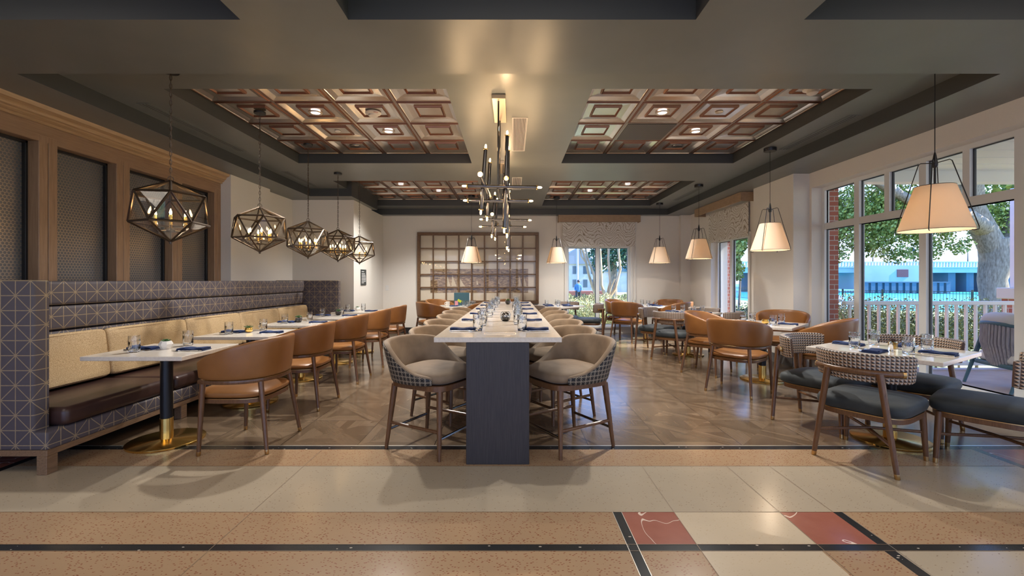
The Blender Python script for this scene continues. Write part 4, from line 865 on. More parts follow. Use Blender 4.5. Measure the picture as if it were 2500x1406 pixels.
# ---------------------------------------------------------------- lantern pendants
def chain(mb, z0, z1, x=0, y=0):
    n = max(2, int((z1-z0)/0.034)); st = (z1-z0)/n
    for i in range(n):
        z = z0+st*(i+0.5); pts = []
        for k in range(10):
            a = 2*pi*k/10; p = (0.0085*cos(a), 0.0235*sin(a))
            pts.append((x+p[0], y, z+p[1]) if i % 2 else (x, y+p[0], z+p[1]))
        mb.tube(pts, 0.0022, 5, closed=True)
def lantern(zc, lab):
    """zc: ceiling height; origin on the floor below"""
    t = thing('lantern_pendant', lab, 'pendant lamp')
    R = 0.262; top = (0, 0, 2.125); bot = (0, 0, 1.625)
    U = [(R*cos(radians(-90+60*k)), R*sin(radians(-90+60*k)), 2.002) for k in range(6)]; Lw = [(R*1.02*cos(radians(-60+60*k)), R*1.02*sin(radians(-60+60*k)), 1.772) for k in range(6)]
    E = []; G = []
    for k in range(6):
        k2 = (k+1) % 6; E += [(U[k], U[k2]), (Lw[k], Lw[k2]), (U[k], Lw[k]), (Lw[k], U[k2]), (top, U[k]), (bot, Lw[k])]
        G += [(top, U[k], U[k2]), (bot, Lw[k2], Lw[k]), (U[k], Lw[k], U[k2]), (Lw[k], Lw[k2], U[k2])]
    mb = MB()
    for a, b in E: mb.tube([a, b], 0.0098, 4)
    mb.build('frame', 'bronze', t, smooth=False)
    mb = MB()
    for g in G:
        cen = sum((Vector(p) for p in g), Vector())/3; mb.add([tuple(cen+(Vector(p)-cen)*0.975) for p in g], [(0, 1, 2)])
    mb.build('glass_panes', 'lantern_glass', t, smooth=False)
    mb = MB(); mb.tube([(0, 0, 1.60), (0, 0, 1.79)], 0.005, 8); mb.lathe([(0.001, 1.60), (0.01, 1.605), (0.012, 1.62), (0.004, 1.632)], 12); mb.lathe([(0.006, 1.70), (0.034, 1.705), (0.034, 1.72), (0.006, 1.735)], 16)
    for k in range(6):
        a = radians(30+60*k); mb.tube([(0.02*cos(a), 0.02*sin(a), 1.715), (0.08*cos(a), 0.08*sin(a), 1.705), (0.115*cos(a), 0.115*sin(a), 1.725), (0.115*cos(a), 0.115*sin(a), 1.75)], 0.004, 6)
    mb.build('candle_arms', 'bronze', t)
    for k in range(6):
        a = radians(30+60*k); c = (0.115*cos(a), 0.115*sin(a), 1.75)
        mb = MB(); mb.lathe([(0.018, 0), (0.018, 0.004), (0.0105, 0.006), (0.0105, 0.082), (0.008, 0.084)], 12, c); cs = mb.build('candle_sleeve', 'brass', t)
        mb = MB(); mb.lathe([(0.005, 0.084), (0.0095, 0.096), (0.0085, 0.108), (0.003, 0.126), (0.001, 0.132)], 10, c); mb.build('bulb', 'candle_glow', cs)
    mb = MB(); mb.tube([(0.02*cos(2*pi*k/16), 0, 2.142+0.02*sin(2*pi*k/16)) for k in range(16)], 0.0028, 6, closed=True); chain(mb, 2.16, zc-0.05); mb.tube([(0, 0.006, 2.13), (0.004, 0.004, 2.5), (0, -0.006, zc-0.02)], 0.0022, 5); mb.build('chain', 'bronze', t)
    mb = MB(); mb.lathe([(0.001, zc-0.028), (0.058, zc-0.026), (0.062, zc-0.02), (0.062, zc-0.001)], 24); mb.build('canopy', 'black_metal', t)
    return t
ln = ('nearest', 'second', 'third', 'fourth', 'farthest')
KZ = {}
for i, (y, zc) in enumerate(((3.62, Z2), (4.90, Z3), (6.06, Z3), (7.10, Z2), (8.10, Z3))):
    if zc not in KZ: KZ[zc] = Kind(lantern(zc, 'l'))
    KZ[zc].put((-2.83, y, 0), atan2(2.83, y)+radians((0, 8, -12, 18, 2)[i]), 'bronze and glass polyhedral lantern with candle bulbs, %s of the five over the banquette tables' % ln[i], 'polyhedral lantern pendants')
# ---------------------------------------------------------------- cone pendants
def cone(zc, hub=2.24):
    t = thing('cone_pendant', 'c', 'pendant lamp'); d = 0.0
    mb = MB(); n = 48; prof = [(0.233, 1.70), (0.124, 2.055)]
    mb.loft([[(r*cos(2*pi*k/n), r*sin(2*pi*k/n), z) for k in range(n)] for r, z in prof], False, False)
    mb.loft([[(r*cos(2*pi*k/n), r*sin(2*pi*k/n), z) for k in range(n)] for r, z in [(0.1215, 2.055), (0.2305, 1.70)]], False, False)
    mb.build('shade', 'lamp_shade', t)
    mb = MB()
    for r, z in ((0.2335, 1.70), (0.1245, 2.055)): mb.tube([(r*cos(2*pi*k/n), r*sin(2*pi*k/n), z) for k in range(n)], 0.0022, 5, closed=True)
    for k in range(4):
        a = radians(38+90*k); c, s_ = cos(a), sin(a); P = lambda r, z: (r*c, r*s_, z)
        mb.tube([P(0.015, hub), P(0.085, hub+0.012), P(0.098, hub), P(0.243, 1.712), P(0.243, 1.692), P(0.222, 1.686), P(0.205, 1.69)], 0.0036, 6)
    mb.build('wire_frame', 'black_metal', t)
    mb = MB(); mb.lathe([(0.004, hub+0.085), (0.010, hub+0.06), (0.016, hub+0.02), (0.020, hub-0.01), (0.018, hub-0.03), (0.008, hub-0.04), (0.008, 2.0), (0.02, 1.995), (0.02, 1.94)], 16); mb.build('socket_stem', 'black_metal', t)
    mb = MB(); mb.lathe([(0.014, 1.94), (0.030, 1.90), (0.033, 1.875), (0.022, 1.845), (0.001, 1.84)], 16); mb.build('bulb', 'pendant_glow', t)
    light('pendant_light', 'POINT', (0, 0, 1.80), 2.3, (1.0, 0.78, 0.56), 0.0, parent=t)
    mb = MB(); mb.tube([(0, 0, hub+0.08), (0, 0, zc-0.02)], 0.0032, 6); mb.build('cord', 'black_metal', t)
    mb = MB(); mb.lathe([(0.001, zc-0.045), (0.074, zc-0.043), (0.076, zc-0.038), (0.076, zc-0.0005)], 28); mb.build('canopy', 'black_metal', t)
    return t
KC = {}
for x, y, zc, l in ((3.38, 3.49, Z2, 'large beige cone pendant in black wire frame, nearest, before the big window'), (3.41, 5.77, Z2, 'beige cone pendant in front of the white column'),
                    (3.41, 7.97, Z2, 'beige cone pendant overlapping the side window shade'), (3.33, 9.85, Z2, 'beige cone pendant against the rear wall in the far right corner'),
                    (1.01, 9.9, Z3, 'beige cone pendant at the left edge of the rear window shade'), (-0.90, 9.7, Z3, 'beige cone pendant hanging in front of the gridded picture')):
    if zc not in KC: KC[zc] = Kind(cone(zc))
    KC[zc].put((x, y, 0), radians(0 if x > 2 else 7), l, 'cone shade pendants')
# ---------------------------------------------------------------- tube chandeliers
def chandelier():
    t = thing('tube_chandelier', 'c', 'chandelier')       # origin under its first cross tube
    def rod(a, b, r=0.0175):
        a, b = Vector(a), Vector(b); d = (b-a).normalized(); mb = MB(); mb.tube([a+d*0.055, b-d*0.055], r, 16); o = mb.build('tube_arm', 'gunmetal', t)
        for p, s_ in ((a, d), (b, -d)):
            Tm = Matrix.Translation(p)@s_.to_track_quat('Z', 'Y').to_matrix().to_4x4()
            mb = MB(); mb.lathe([(r*0.9, 0.055), (r*1.25, 0.052), (r*1.35, 0.046), (r*1.25, 0.043), (0.010, 0.044)], 16, T=Tm); c = mb.build('lamp_cup', 'brass', o)
            mb = MB(); mb.lathe([(0.007, 0.044), (0.0095, 0.030), (0.009, 0.012), (0.005, 0.002), (0.001, 0.0)], 10, T=Tm); mb.build('bulb', 'bulb_glow', c)
    rod((-0.475, 0, 2.20), (0.285, 0, 2.185)); rod((-0.52, 0.51, 2.155), (0.225, 0.51, 2.150))
    rod((-0.25, 0.03, 2.605), (-0.30, 0.03, 1.93)); rod((-0.235, 0.545, 2.615), (-0.27, 0.545, 1.94))
    rod((-0.045, 0.04, 2.74), (-0.075, 0.04, 1.755)); rod((-0.04, 0.55, 2.745), (-0.055, 0.55, 1.76))
    rod((-0.275, -0.44, 2.215), (-0.235, 0.66, 2.215)); rod((-0.052, -0.30, 2.215), (-0.03, 0.72, 2.19))
    mb = MB()
    for y in (0.0, 0.51): mb.tube([(-0.135, y, 2.17), (-0.128, y, 3.02)], 0.008, 10)
    mb.tube([(-0.13, 0.0, 2.185), (-0.13, 0.51, 2.16)], 0.010, 8); mb.build('stem', 'gunmetal', t)
    mb = MB(); mb.box(-0.19, -0.06, -0.06, 0.57, 3.005, 3.0485, 0.003, 1); mb.build('canopy', 'champagne', t, smooth=False)
    for q in ((-0.50, 0, 2.2), (0.31, 0, 2.185), (-0.55, 0.51, 2.155), (0.25, 0.51, 2.15), (-0.06, 0.05, 2.77), (-0.06, 0.55, 1.72), (-0.28, -0.47, 2.215)):
        light('chandelier_light', 'POINT', q, 2.2, (1.0, 0.66, 0.36), 0.02, parent=t)
    return t
kc = Kind(chandelier())
kc.put((0, 4.15, 0), 0, 'dark metal tube chandelier with bare glowing bulbs, nearer of the two over the communal table', 'tube chandeliers')
kc.put((0, 6.41, 0), 0, 'dark metal tube chandelier with bare glowing bulbs, farther of the two over the communal table', 'tube chandeliers')
# ---------------------------------------------------------------- ceiling fittings
def dl():
    t = thing('recessed_downlight', 'd', 'ceiling light'); mb = MB(); mb.lathe([(0.048, -0.004), (0.052, -0.010), (0.075, -0.008), (0.078, 0.0)], 28, cap0=False, cap1=False); mb.build('trim_ring', 'champagne', t)
    mb = MB(); mb.lathe([(0.001, -0.003), (0.049, -0.003)], 24, cap0=False, cap1=False); mb.build('lens', 'downlight_glow', t)
    light('downlight', 'SPOT', (0, 0, -0.03), 100, (1.0, 0.96, 0.90), 0.05, parent=t, spot=2.2); return t
KD = Kind(dl())
for x, y, l in ((-2.22, 4.935, 'near left tin coffer, left of the smoke detector'), (-1.57, 5.56, 'near left tin coffer, toward the chandelier'), (1.70, 4.935, 'near right tin coffer, left of the small sprinkler'), (2.34, 5.56, 'near right tin coffer, right of the dark vent'),
                (-2.19, 8.6, 'far left tin coffer, farther from the chandelier'), (-1.55, 9.23, 'far left tin coffer, nearer the chandelier'), (2.28, 8.6, 'far right tin coffer, farther from the chandelier'), (1.65, 9.23, 'far right tin coffer, nearer the chandelier')):
    KD.put((x, y, Z3+0.005), 0, 'glowing round recessed downlight in the '+l, 'recessed downlights')
t = thing('smoke_detector', 'round white smoke detector with red lettering in the near left tin coffer', 'smoke detector', (-1.57, 4.94, Z3+0.01))
mb = MB(); mb.lathe([(0.085, 0), (0.088, -0.012), (0.078, -0.022), (0.055, -0.028), (0.05, -0.045), (0.001, -0.052)], 32); mb.build('housing', 'detector_white', t)
def text(s, size, loc, rot, parent, mat, name='lettering'):
    c = bpy.data.curves.new('txt', 'FONT'); c.body = s; c.size = size; c.extrude = 0.0006; c.align_x = 'CENTER'
    o = bpy.data.objects.new('txt', c); COL.objects.link(o); bpy.context.view_layer.update()
    me = bpy.data.meshes.new_from_object(o.evaluated_get(bpy.context.evaluated_depsgraph_get())); bpy.data.objects.remove(o)
    me.materials.clear(); me.materials.append(M[mat]); r = bpy.data.objects.new(name, me); COL.objects.link(r); r.location = loc; r.rotation_euler = rot; r.parent = parent; return r
text('FIRE', 0.026, (0.045, -0.060, -0.0265), (pi, 0, 0.35), t, 'print_red')
def disc(name, lab, cat, x, y, z, r, h, mat, extra=None):
    t = thing(name, lab, cat, (x, y, z)); mb = MB(); mb.lathe([(r, 0), (r*0.98, -h*0.6), (r*0.85, -h), (r*0.25, -h*1.05), (0.001, -h*1.1)], 24); mb.build('cover', mat, t); return t
disc('ceiling_sensor', 'small white round sensor in the near left coffer beside a downlight', 'sensor', -2.22, 5.56, Z3+0.012, 0.038, 0.012, 'detector_white')
disc('ceiling_speaker', 'dark round speaker grille at the back of the near left coffer', 'speaker', -2.22, 6.18, Z3+0.012, 0.075, 0.008, 'gunmetal')
disc('ceiling_speaker', 'grey round speaker grille at the back of the near right coffer', 'speaker', 2.34, 6.18, Z3+0.012, 0.075, 0.008, 'gunmetal')
disc('sprinkler_cover', 'pale round sprinkler cover centred in a tile of the near right coffer', 'sprinkler', 2.34, 4.935, Z3+0.012, 0.042, 0.010, 'champagne')
disc('ceiling_sensor', 'small white round sensor in the far left coffer', 'sensor', -2.19, 9.23, Z3+0.012, 0.04, 0.012, 'detector_white')
disc('ceiling_sensor', 'small white round sensor in the far right coffer', 'sensor', 2.28, 9.23, Z3+0.012, 0.04, 0.012, 'detector_white')
t = thing('motion_detector', 'white dome detector in the near right corner of the near right coffer', 'sensor', (2.98, 4.33, Z3+0.012))
mb = MB(); mb.lathe([(0.085, 0), (0.085, -0.012), (0.055, -0.02), (0.05, -0.05), (0.035, -0.062), (0.001, -0.066)], 24); mb.build('dome', 'detector_white', t)
def slotv(name, x0, x1, y0, y1, lab, n=12, mat='drape_dark', fr='ceiling_paint', z=Z2):
    t = thing(name, lab, 'vent', ((x0+x1)/2, (y0+y1)/2, z)); w, d = (x1-x0)/2, (y1-y0)/2; mb = MB()
    for q in ((-w, w, -d, -d+0.012), (-w, w, d-0.012, d), (-w, -w+0.012, -d+0.012, d-0.012), (w-0.012, w, -d+0.012, d-0.012)): mb.box(*q, -0.006, -0.0005)
    mb.build('frame', fr, t, smooth=False)
    mb = MB(); mb.box(-w+0.012, w-0.012, -d+0.012, d-0.012, -0.0025, -0.0008); mb.build('backing', mat, t, smooth=False)
    mb = MB()
    for i in range(n): x = -w+0.012+(2*w-0.024)*(i+0.5)/n; mb.box(x-(w/n)*0.35, x+(w/n)*0.35, -d+0.012, d-0.012, -0.005, -0.0026)
    mb.build('slats', fr, t, smooth=False); return t
slotv('ceiling_vent', 0.0, 0.17, 4.68, 5.88, 'long white slatted vent in the ceiling right of the near chandelier', 9, 'drape_dark', 'detector_white')
slotv('ceiling_vent', 0.0, 0.17, 7.4, 8.4, 'slatted vent in the ceiling right of the far chandelier', 9, 'drape_dark', 'detector_white')
slotv('slot_diffuser', -3.70, -3.58, 4.3, 5.9, 'dark linear slot diffuser in the ceiling on the left near side', 3)
slotv('slot_diffuser', -3.70, -3.58, 7.0, 8.1, 'dark linear slot diffuser in the ceiling on the left far side', 3)
slotv('slot_diffuser', 3.56, 3.69, 4.61, 5.82, 'grey linear slot diffuser in the ceiling before the big window', 3)
slotv('slot_diffuser', 3.50, 3.62, 8.3, 9.5, 'grey linear slot diffuser in the ceiling at the far right', 3)
# ---------------------------------------------------------------- porch and outdoors
GZ = -0.45
mb = MB(); mb.add([(-60, 11.1, GZ), (20.6, 11.1, GZ), (20.6, 140, GZ), (-60, 140, GZ)], [(0, 1, 2, 3)]); mb.add([(4.86, -30, GZ), (60, -30, GZ), (60, 10, GZ), (26, 23.2, GZ), (20.6, 27.3, GZ), (4.86, 27.3, GZ)], [(0, 1, 2, 3, 4, 5)])
struct(mb.build('ground', 'lawn', smooth=False), 'lawn around the building')
mb = MB(); mb.box(4.86, 12.0, -6, 6.52, GZ-0.2, 0.0); struct(mb.build('porch_floor', 'deck', smooth=False), 'pinkish porch floor outside the big window')
mb = MB(); mb.box(4.86, 12.0, -6, 6.6, 2.90, 3.05)
for k in range(30): mb.box(4.86, 12.0, 6.3-k*0.32, 6.31-k*0.32, 2.893, 2.90)
struct(mb.build('porch_ceiling', 'porch_white', smooth=False), 'white boarded porch ceiling')
mb = MB(); mb.box(4.86, 12.0, 6.32, 6.50, 2.73, 2.90); struct(mb.build('porch_beam', 'porch_white', smooth=False))
mb = MB(); mb.box(4.86, 60, -6.3, -6.1, GZ, 3.0)
t = thing('porch_railing', 'white picket railing across the end of the porch', 'railing', (6.0, 6.4, 0))
mb = MB(); mb.box(-1.14, 5.9, -0.04, 0.04, 0.945, 1.0, 0.006, 1); mb.build('top_rail', 'rail_white', t, smooth=False)
mb = MB(); mb.box(-1.14, 5.9, -0.025, 0.025, 0.06, 0.11, 0.004, 1); mb.build('bottom_rail', 'rail_white', t, smooth=False)
for k in range(38):
    x = -1.05+0.142*k
    if x < 4.2:
        mb = MB(); mb.box(x-0.015, x+0.015, -0.015, 0.015, 0.11, 0.945); mb.build('baluster', 'rail_white', t, smooth=False)
t = thing('porch_column', 'white porch column on a brick pier with pale capstone', 'column', (7.95, 6.68, 0))
mb = MB(); mb.box(-0.29, 0.31, -0.15, 0.15, GZ, 1.02); mb.build('brick_pier', 'brick', t, smooth=False)
mb = MB(); mb.box(-0.35, 0.37, -0.18, 0.18, 1.02, 1.19, 0.01, 1); mb.build('capstone', 'capstone', t, smooth=False)
mb = MB(); mb.box(-0.20, 0.20, -0.12, 0.12, 1.19, 2.73, 0.004, 1); mb.build('shaft', 'rail_white', t, smooth=False)
t = thing('ceiling_fan', 'porch ceiling fan with a brown blade showing at the top right window', 'fan', (6.9, 4.4, 2.90))
mb = MB(); mb.tube([(0, 0, 0), (0, 0, -0.22)], 0.015, 10); mb.build('downrod', 'bronze', t)
mb = MB(); mb.lathe([(0.03, -0.2), (0.10, -0.22), (0.11, -0.27), (0.05, -0.31), (0.001, -0.32)], 24); mb.build('motor', 'bronze', t)
for k in range(5):
    a = 2*pi*k/5+0.55; Tm = Matrix.Rotation(a, 4, 'Z'); mb = MB(); mb.box(0.12, 0.66, -0.06, 0.06, -0.262, -0.252, 0.003, 1, T=Tm); mb.build('blade', 'booth_wood', t, smooth=False)
# patio armchair
t = thing('patio_armchair', 'blue-framed patio armchair with rope back and white cushions beyond the glass', 'chair', (6.10, 5.22, 0), radians(-12))
n = 21; path = arc_path(0.33, 0.33, radians(95), radians(-95), n, (0, 0), 2.2)
mb = MB(); mb.tube([(0.40, 0.33, 0.66)]+[(x, y, 0.70+0.09*max(0, -x)/0.33) for x, y in path]+[(0.40, -0.33, 0.66)], 0.022, 8, flat=0.7); mb.build('arm_frame', 'patio_blue', t)
mb = MB()
for k in range(26):
    a = radians(78-156*k/25); c, s_ = cos(a), sin(a)
    mb.tube([(-0.33*c, 0.33*s_, 0.775), (-0.34*c, 0.33*s_, 0.55), (-0.27*c, 0.27*s_, 0.28)], 0.018, 6)
mb.build('rope_back', 'rope_grey', t)
mb = MB(); mb.box(-0.28, 0.34, -0.29, 0.29, 0.26, 0.31, 0.01, 2); mb.build('seat_frame', 'patio_blue', t)
for s_ in (1, -1):
    mb = MB(); mb.tube([(-0.36, 0.33*s_, 0), (-0.12, 0.33*s_, 0.74)], [0.018, 0.032], 8, flat=0.8); mb.build('leg', 'patio_blue', t)
    mb = MB(); mb.tube([(0.36, 0.32*s_, 0), (0.34, 0.33*s_, 0.66)], [0.016, 0.022], 8); mb.build('leg', 'patio_blue', t)
mb = MB(); mb.box(-0.26, 0.34, -0.28, 0.28, 0.31, 0.43, 0.04, 4); o = mb.build('seat_cushion', 'cushion_white', t)
def softpillow(w, h, th):
    mb = MB(); N, K = 9, 36; rings = []
    for a in range(N):
        s_ = -1+2*a/(N-1); e = max(0.02, (1-abs(s_)**2.2)**0.5); o = sel(w/2*(0.55+0.45*e), h/2*(0.55+0.45*e), 4, K); rings.append([(s_*th/2, y, z+h/2) for y, z in o])
    mb.loft(rings); return mb
o = softpillow(0.52, 0.50, 0.22).build('throw_pillow', 'cushion_white'); o.location = (6.04, 5.23, 0.44); o.rotation_euler = (0, radians(-20), radians(-12)); tag(o, 'plump white pillow resting in the patio armchair', 'pillow')
# foliage helper
def leaves(mb, blobs, n, s, seed, flatz=0.7):
    rnd = random.Random(seed); tot = sum(b[3]*b[4]*b[5] for b in blobs)**1.0; vs = []; fs = []
    for (cx, cy, cz, rx, ry, rz) in blobs:
        m = max(10, int(n*rx*ry*rz/tot))
        for _ in range(m):
            u = rnd.uniform(-1, 1); a = rnd.uniform(0, 2*pi); r = rnd.random()**0.45; q = sqrt(1-u*u)
            p = Vector((cx+rx*r*q*cos(a), cy+ry*r*q*sin(a), cz+rz*r*u)); k = s*rnd.uniform(0.6, 1.3)
            d = Vector((rnd.gauss(0, 1), rnd.gauss(0, 1), rnd.gauss(0, 1)*flatz)).normalized(); e_ = d.orthogonal().normalized()*k; f_ = d.cross(e_)*0.6; b = len(vs)
            vs += [p-e_, p+f_, p+e_, p-f_]; fs.append((b, b+1, b+2, b+3))
    mb.add(vs, fs)
# live oak
t = thing('live_oak', 'big spreading live oak with thick grey trunk beyond the porch', 'tree', (21.7, 19.6, GZ))
mb = MB(); mb.tube([(0, 0, -0.3), (0.0, 0, 0.8), (-0.15, 0, 1.8), (0.1, 0, 2.7), (-0.1, 0, 3.6)], [0.70, 0.50, 0.48, 0.60, 0.52], 16)
mb.tube([(-0.1, 0, 3.2), (-1.0, 0, 5.0), (-1.6, -0.5, 7.0), (-2.4, -1, 9.5)], [0.5, 0.42, 0.32, 0.2], 12); mb.tube([(0.2, 0, 2.4), (1.0, 0.2, 3.6), (1.3, 0, 5.5), (2.5, 0, 8.5)], [0.42, 0.42, 0.34, 0.2], 12)
mb.tube([(-0.4, 0, 4.0), (-2.0, -0.6, 4.6), (-4.0, -1.2, 4.6), (-6.5, -1.5, 5.8), (-8.5, -1.5, 6.6)], [0.42, 0.32, 0.24, 0.16, 0.08], 10); mb.tube([(-1.2, 0, 5.6), (-3.5, 0.5, 6.8), (-6.0, 0.6, 8.4)], [0.3, 0.2, 0.08], 8); mb.tube([(1.1, 0, 4.6), (3.0, 0.3, 5.2), (5, 0, 6.0)], [0.3, 0.2, 0.1], 8)
mb.build('trunk', 'bark', t)
mb = MB(); B = [(-9.6, 0, 4.6, 1.5, 1.2, 1.6), (-8.0, 0.4, 4.5, 1.7, 1.2, 1.5), (-6.2, -.4, 4.6, 1.7, 1.2, 1.5), (-4.4, 0, 4.7, 1.6, 1.2, 1.4), (-2.7, 0.3, 4.6, 1.4, 1.0, 1.3), (-0.8, 1.6, 5.0, 1.6, 0.8, 1.0), (1.0, 0.8, 4.5, 1.3, 1.0, 1.2),
     (-8.6, 0, 3.1, 0.9, 0.8, 0.5), (-7.2, 0.2, 3.0, 0.8, 0.7, 0.5), (-5.6, 0, 3.3, 0.8, 0.7, 0.5), (-4.6, -.2, 2.9, 0.6, 0.6, 0.45), (-3.2, 0, 3.1, 0.8, 0.7, 0.5), (-1.9, -.3, 3.3, 0.6, 0.5, 0.4), (-5, 0, 7.5, 6.5, 3.0, 1.3), (2.5, 0.5, 6.8, 3, 2.4, 1.5)]
leaves(mb, B[:13], 38000, 0.07, 1); leaves(mb, B[13:], 9000, 0.14, 2); o = mb.build('foliage', 'leaf_oak', t, smooth=False); o['kind'] = 'stuff'
# hedges
def hedge(name, loc, blobs, n, s, mat, lab, seed, cat='hedge'):
    t = thing(name, lab, cat, loc); mb = MB(); leaves(mb, blobs, n, s, seed); o = mb.build('foliage', mat, t, smooth=False)
    mb = MB(); rnd = random.Random(seed)
    for b in blobs:
        for k in range(3):
            x = b[0]+rnd.uniform(-0.5, 0.5)*b[3]; y = b[1]+rnd.uniform(-0.5, 0.5)*b[4]; mb.tube([(x, y, 0), (x+rnd.uniform(-0.1, 0.1), y, b[2]), (x+rnd.uniform(-0.3, 0.3), y+rnd.uniform(-0.2, 0.2), b[2]+b[5]*0.8)], [0.018, 0.013, 0.005], 5)
    mb.build('stems', 'bark', t); return t
hedge('hedge', (7.6, 8.6, GZ), [(-2.2+0.62*k, 0.1*sin(k*2), 0.78, 0.5, 0.45, 0.70+0.06*sin(k)) for k in range(7)], 24000, 0.021, 'leaf_hedge', 'leafy green hedge behind the left stretch of porch railing', 11)
hedge('hedge', (12.2, 8.9, GZ), [(-0.95, 0.2, 0.62, 0.55, 0.5, 0.5), (-0.4, 0, 0.5, 0.45, 0.5, 0.42), (0.2, 0, 0.4, 0.4, 0.4, 0.3)], 4500, 0.021, 'leaf_hedge', 'low loose shrub behind the railing beside the patio armchair', 12)
hedge('hedge', (8.2, 14.4, GZ), [(-1.2+0.7*k, 0, 0.55, 0.55, 0.5, 0.48) for k in range(6)], 4000, 0.04, 'leaf_hedge', 'hedge seen through the side window below the iron fence', 13)
hedge('shrub', (2.2, 12.25, GZ), [(-1.0+0.36*k, 0.15*sin(k*1.7), 0.72, 0.36, 0.42, 0.68+0.07*sin(k*2.3)) for k in range(7)], 22000, 0.022, 'leaf_pale', 'sunlit pale shrubs pressed against the rear window', 14, 'shrub')
hedge('shrub', (6.9, 10.2, GZ), [(-0.4+0.4*k, 0.3*k, 0.5, 0.35, 0.4, 0.45) for k in range(4)], 3000, 0.026, 'leaf_pale', 'dry pale shrubs at the foot of the side window', 15, 'shrub')
hedge('hedge', (9.5, 36.2, GZ), [(-6+1.2*k, 0, 0.35, 0.8, 0.5, 0.32) for k in range(11)], 2500, 0.08, 'leaf_hedge', 'low clipped planting across the lawn outside the rear window', 16)
# crape myrtles
def myrtle(loc, limbs, lab):
    t = thing('crape_myrtle', lab, 'tree', loc); mb = MB()
    for L in limbs: mb.tube([p[:3] for p in L], [p[3] for p in L], 8)
    mb.build('trunk', 'bark_tan', t); return t
myrtle((2.93, 13.5, GZ), [[(0, 0, 0, .085), (0, 0, 0.9, .075), (0.0, 0, 1.35, .07)], [(0, 0, 1.15, .06), (-0.16, 0, 1.6, .045), (-0.18, 0, 2.2, .04), (-0.24, 0, 3.25, .035)], [(0, 0, 1.2, .055), (0.12, .05, 1.7, .04), (0.06, .05, 2.4, .035), (0.09, .05, 3.4, .03)],
        [(0, 0, 1.1, .055), (0.26, 0, 1.5, .045), (0.42, 0, 2.1, .04), (0.36, 0, 2.7, .035), (0.58, 0, 3.3, .03)], [(0.05, 0, 1.2, .04), (0.10, -.05, 1.5, .03), (0.22, -.1, 1.8, .02)]], 'bare tan crape myrtle with four upright limbs behind the right rear window pane')
myrtle((2.62, 13.6, GZ), [[(0, 0, 0, .06), (-0.02, 0, 1.3, .05), (-0.22, 0, 1.9, .04), (-0.38, 0, 2.6, .035), (-0.62, 0, 3.15, .03)], [(-0.02, 0, 1.2, .045), (-0.06, 0, 1.9, .04), (-0.28, 0, 2.5, .03), (-0.42, 0, 3.2, .03)], [(0, 0, 1.2, .04), (0.06, 0.1, 2.2, .03), (0.02, 0.1, 3.2, .025)], [(-.3, 0, 2.3, .03), (-.46, 0, 2.5, .025), (-.52, 0, 2.9, .02)]], 'bare tan crape myrtle leaning left behind the left rear window pane')
t = thing('evergreen_tree', 'dark green leafy tree beyond the rear window, right of the sky', 'tree', (7.0, 30, GZ))
mb = MB(); mb.tube([(0, 0, 0), (0, 0, 3)], [0.25, 0.2], 10); mb.build('trunk', 'bark', t)
mb = MB(); leaves(mb, [(0, 0, 4.6, 1.7, 1.6, 2.2), (-1.0, 0, 3.4, 0.8, 1, 1.2), (1.4, 0, 3.8, 1.1, 1.2, 1.6)], 6000, 0.11, 21); mb.build('foliage', 'leaf_dark', t, smooth=False)
for k, (x, y, z) in enumerate(((12.2, 23.5, 0), (9.3, 19.0, 0))):
    t = thing('young_tree', ('leafy tree seen high through the side window', 'slender leafy tree left in the side window')[k], 'tree', (x, y, GZ))
    mb = MB(); mb.tube([(0, 0, 0), (0.1, 0, 2.2), (0, 0, 4)], [0.07, 0.05, 0.03], 8); mb.build('trunk', 'bark', t)
    mb = MB(); leaves(mb, [(0.6, 0, 4.6, 2.0, 1.6, 1.2), (-0.6, 0, 3.6, 0.9, 0.8, 0.8)] if k == 0 else [(0, 0, 3.5, 0.8, 0.8, 1.2), (0.4, 0, 2.2, 0.4, 0.5, 0.5)], 3500, 0.09, 30+k); mb.build('foliage', 'leaf_oak', t, smooth=False)
# iron fence
def fence(A, B_, lab):
    A, B_ = Vector(A), Vector(B_); L = (B_-A).length; t = thing('iron_fence', lab, 'fence', (A.x, A.y, GZ), atan2(B_.y-A.y, B_.x-A.x))
    mb = MB()
    for z in (0.12, 1.0, 1.12): mb.box(0, L, -0.012, 0.012, z, z+0.03)
    mb.build('rails', 'fence_metal', t, smooth=False)
    mb = MB(); k = 0
    while k*0.13 < L: mb.box(k*0.13-0.009, k*0.13+0.009, -0.009, 0.009, 0.05, 1.14); k += 1
    o = mb.build('pickets', 'fence_metal', t, smooth=False); o['kind'] = 'stuff'
    for k in range(int(L/1.9)+1):
        mb = MB(); mb.box(k*1.9-0.05, k*1.9+0.05, -0.05, 0.05, 0, 1.24, 0.005, 1); mb.build('post', 'fence_metal', t, smooth=False)
fence((20.6, 27.2), (33, 19.0), 'black iron fence along the water behind the porch'); fence((22.4, 46), (20.6, 27.4), 'black iron fence running away beyond the side window')
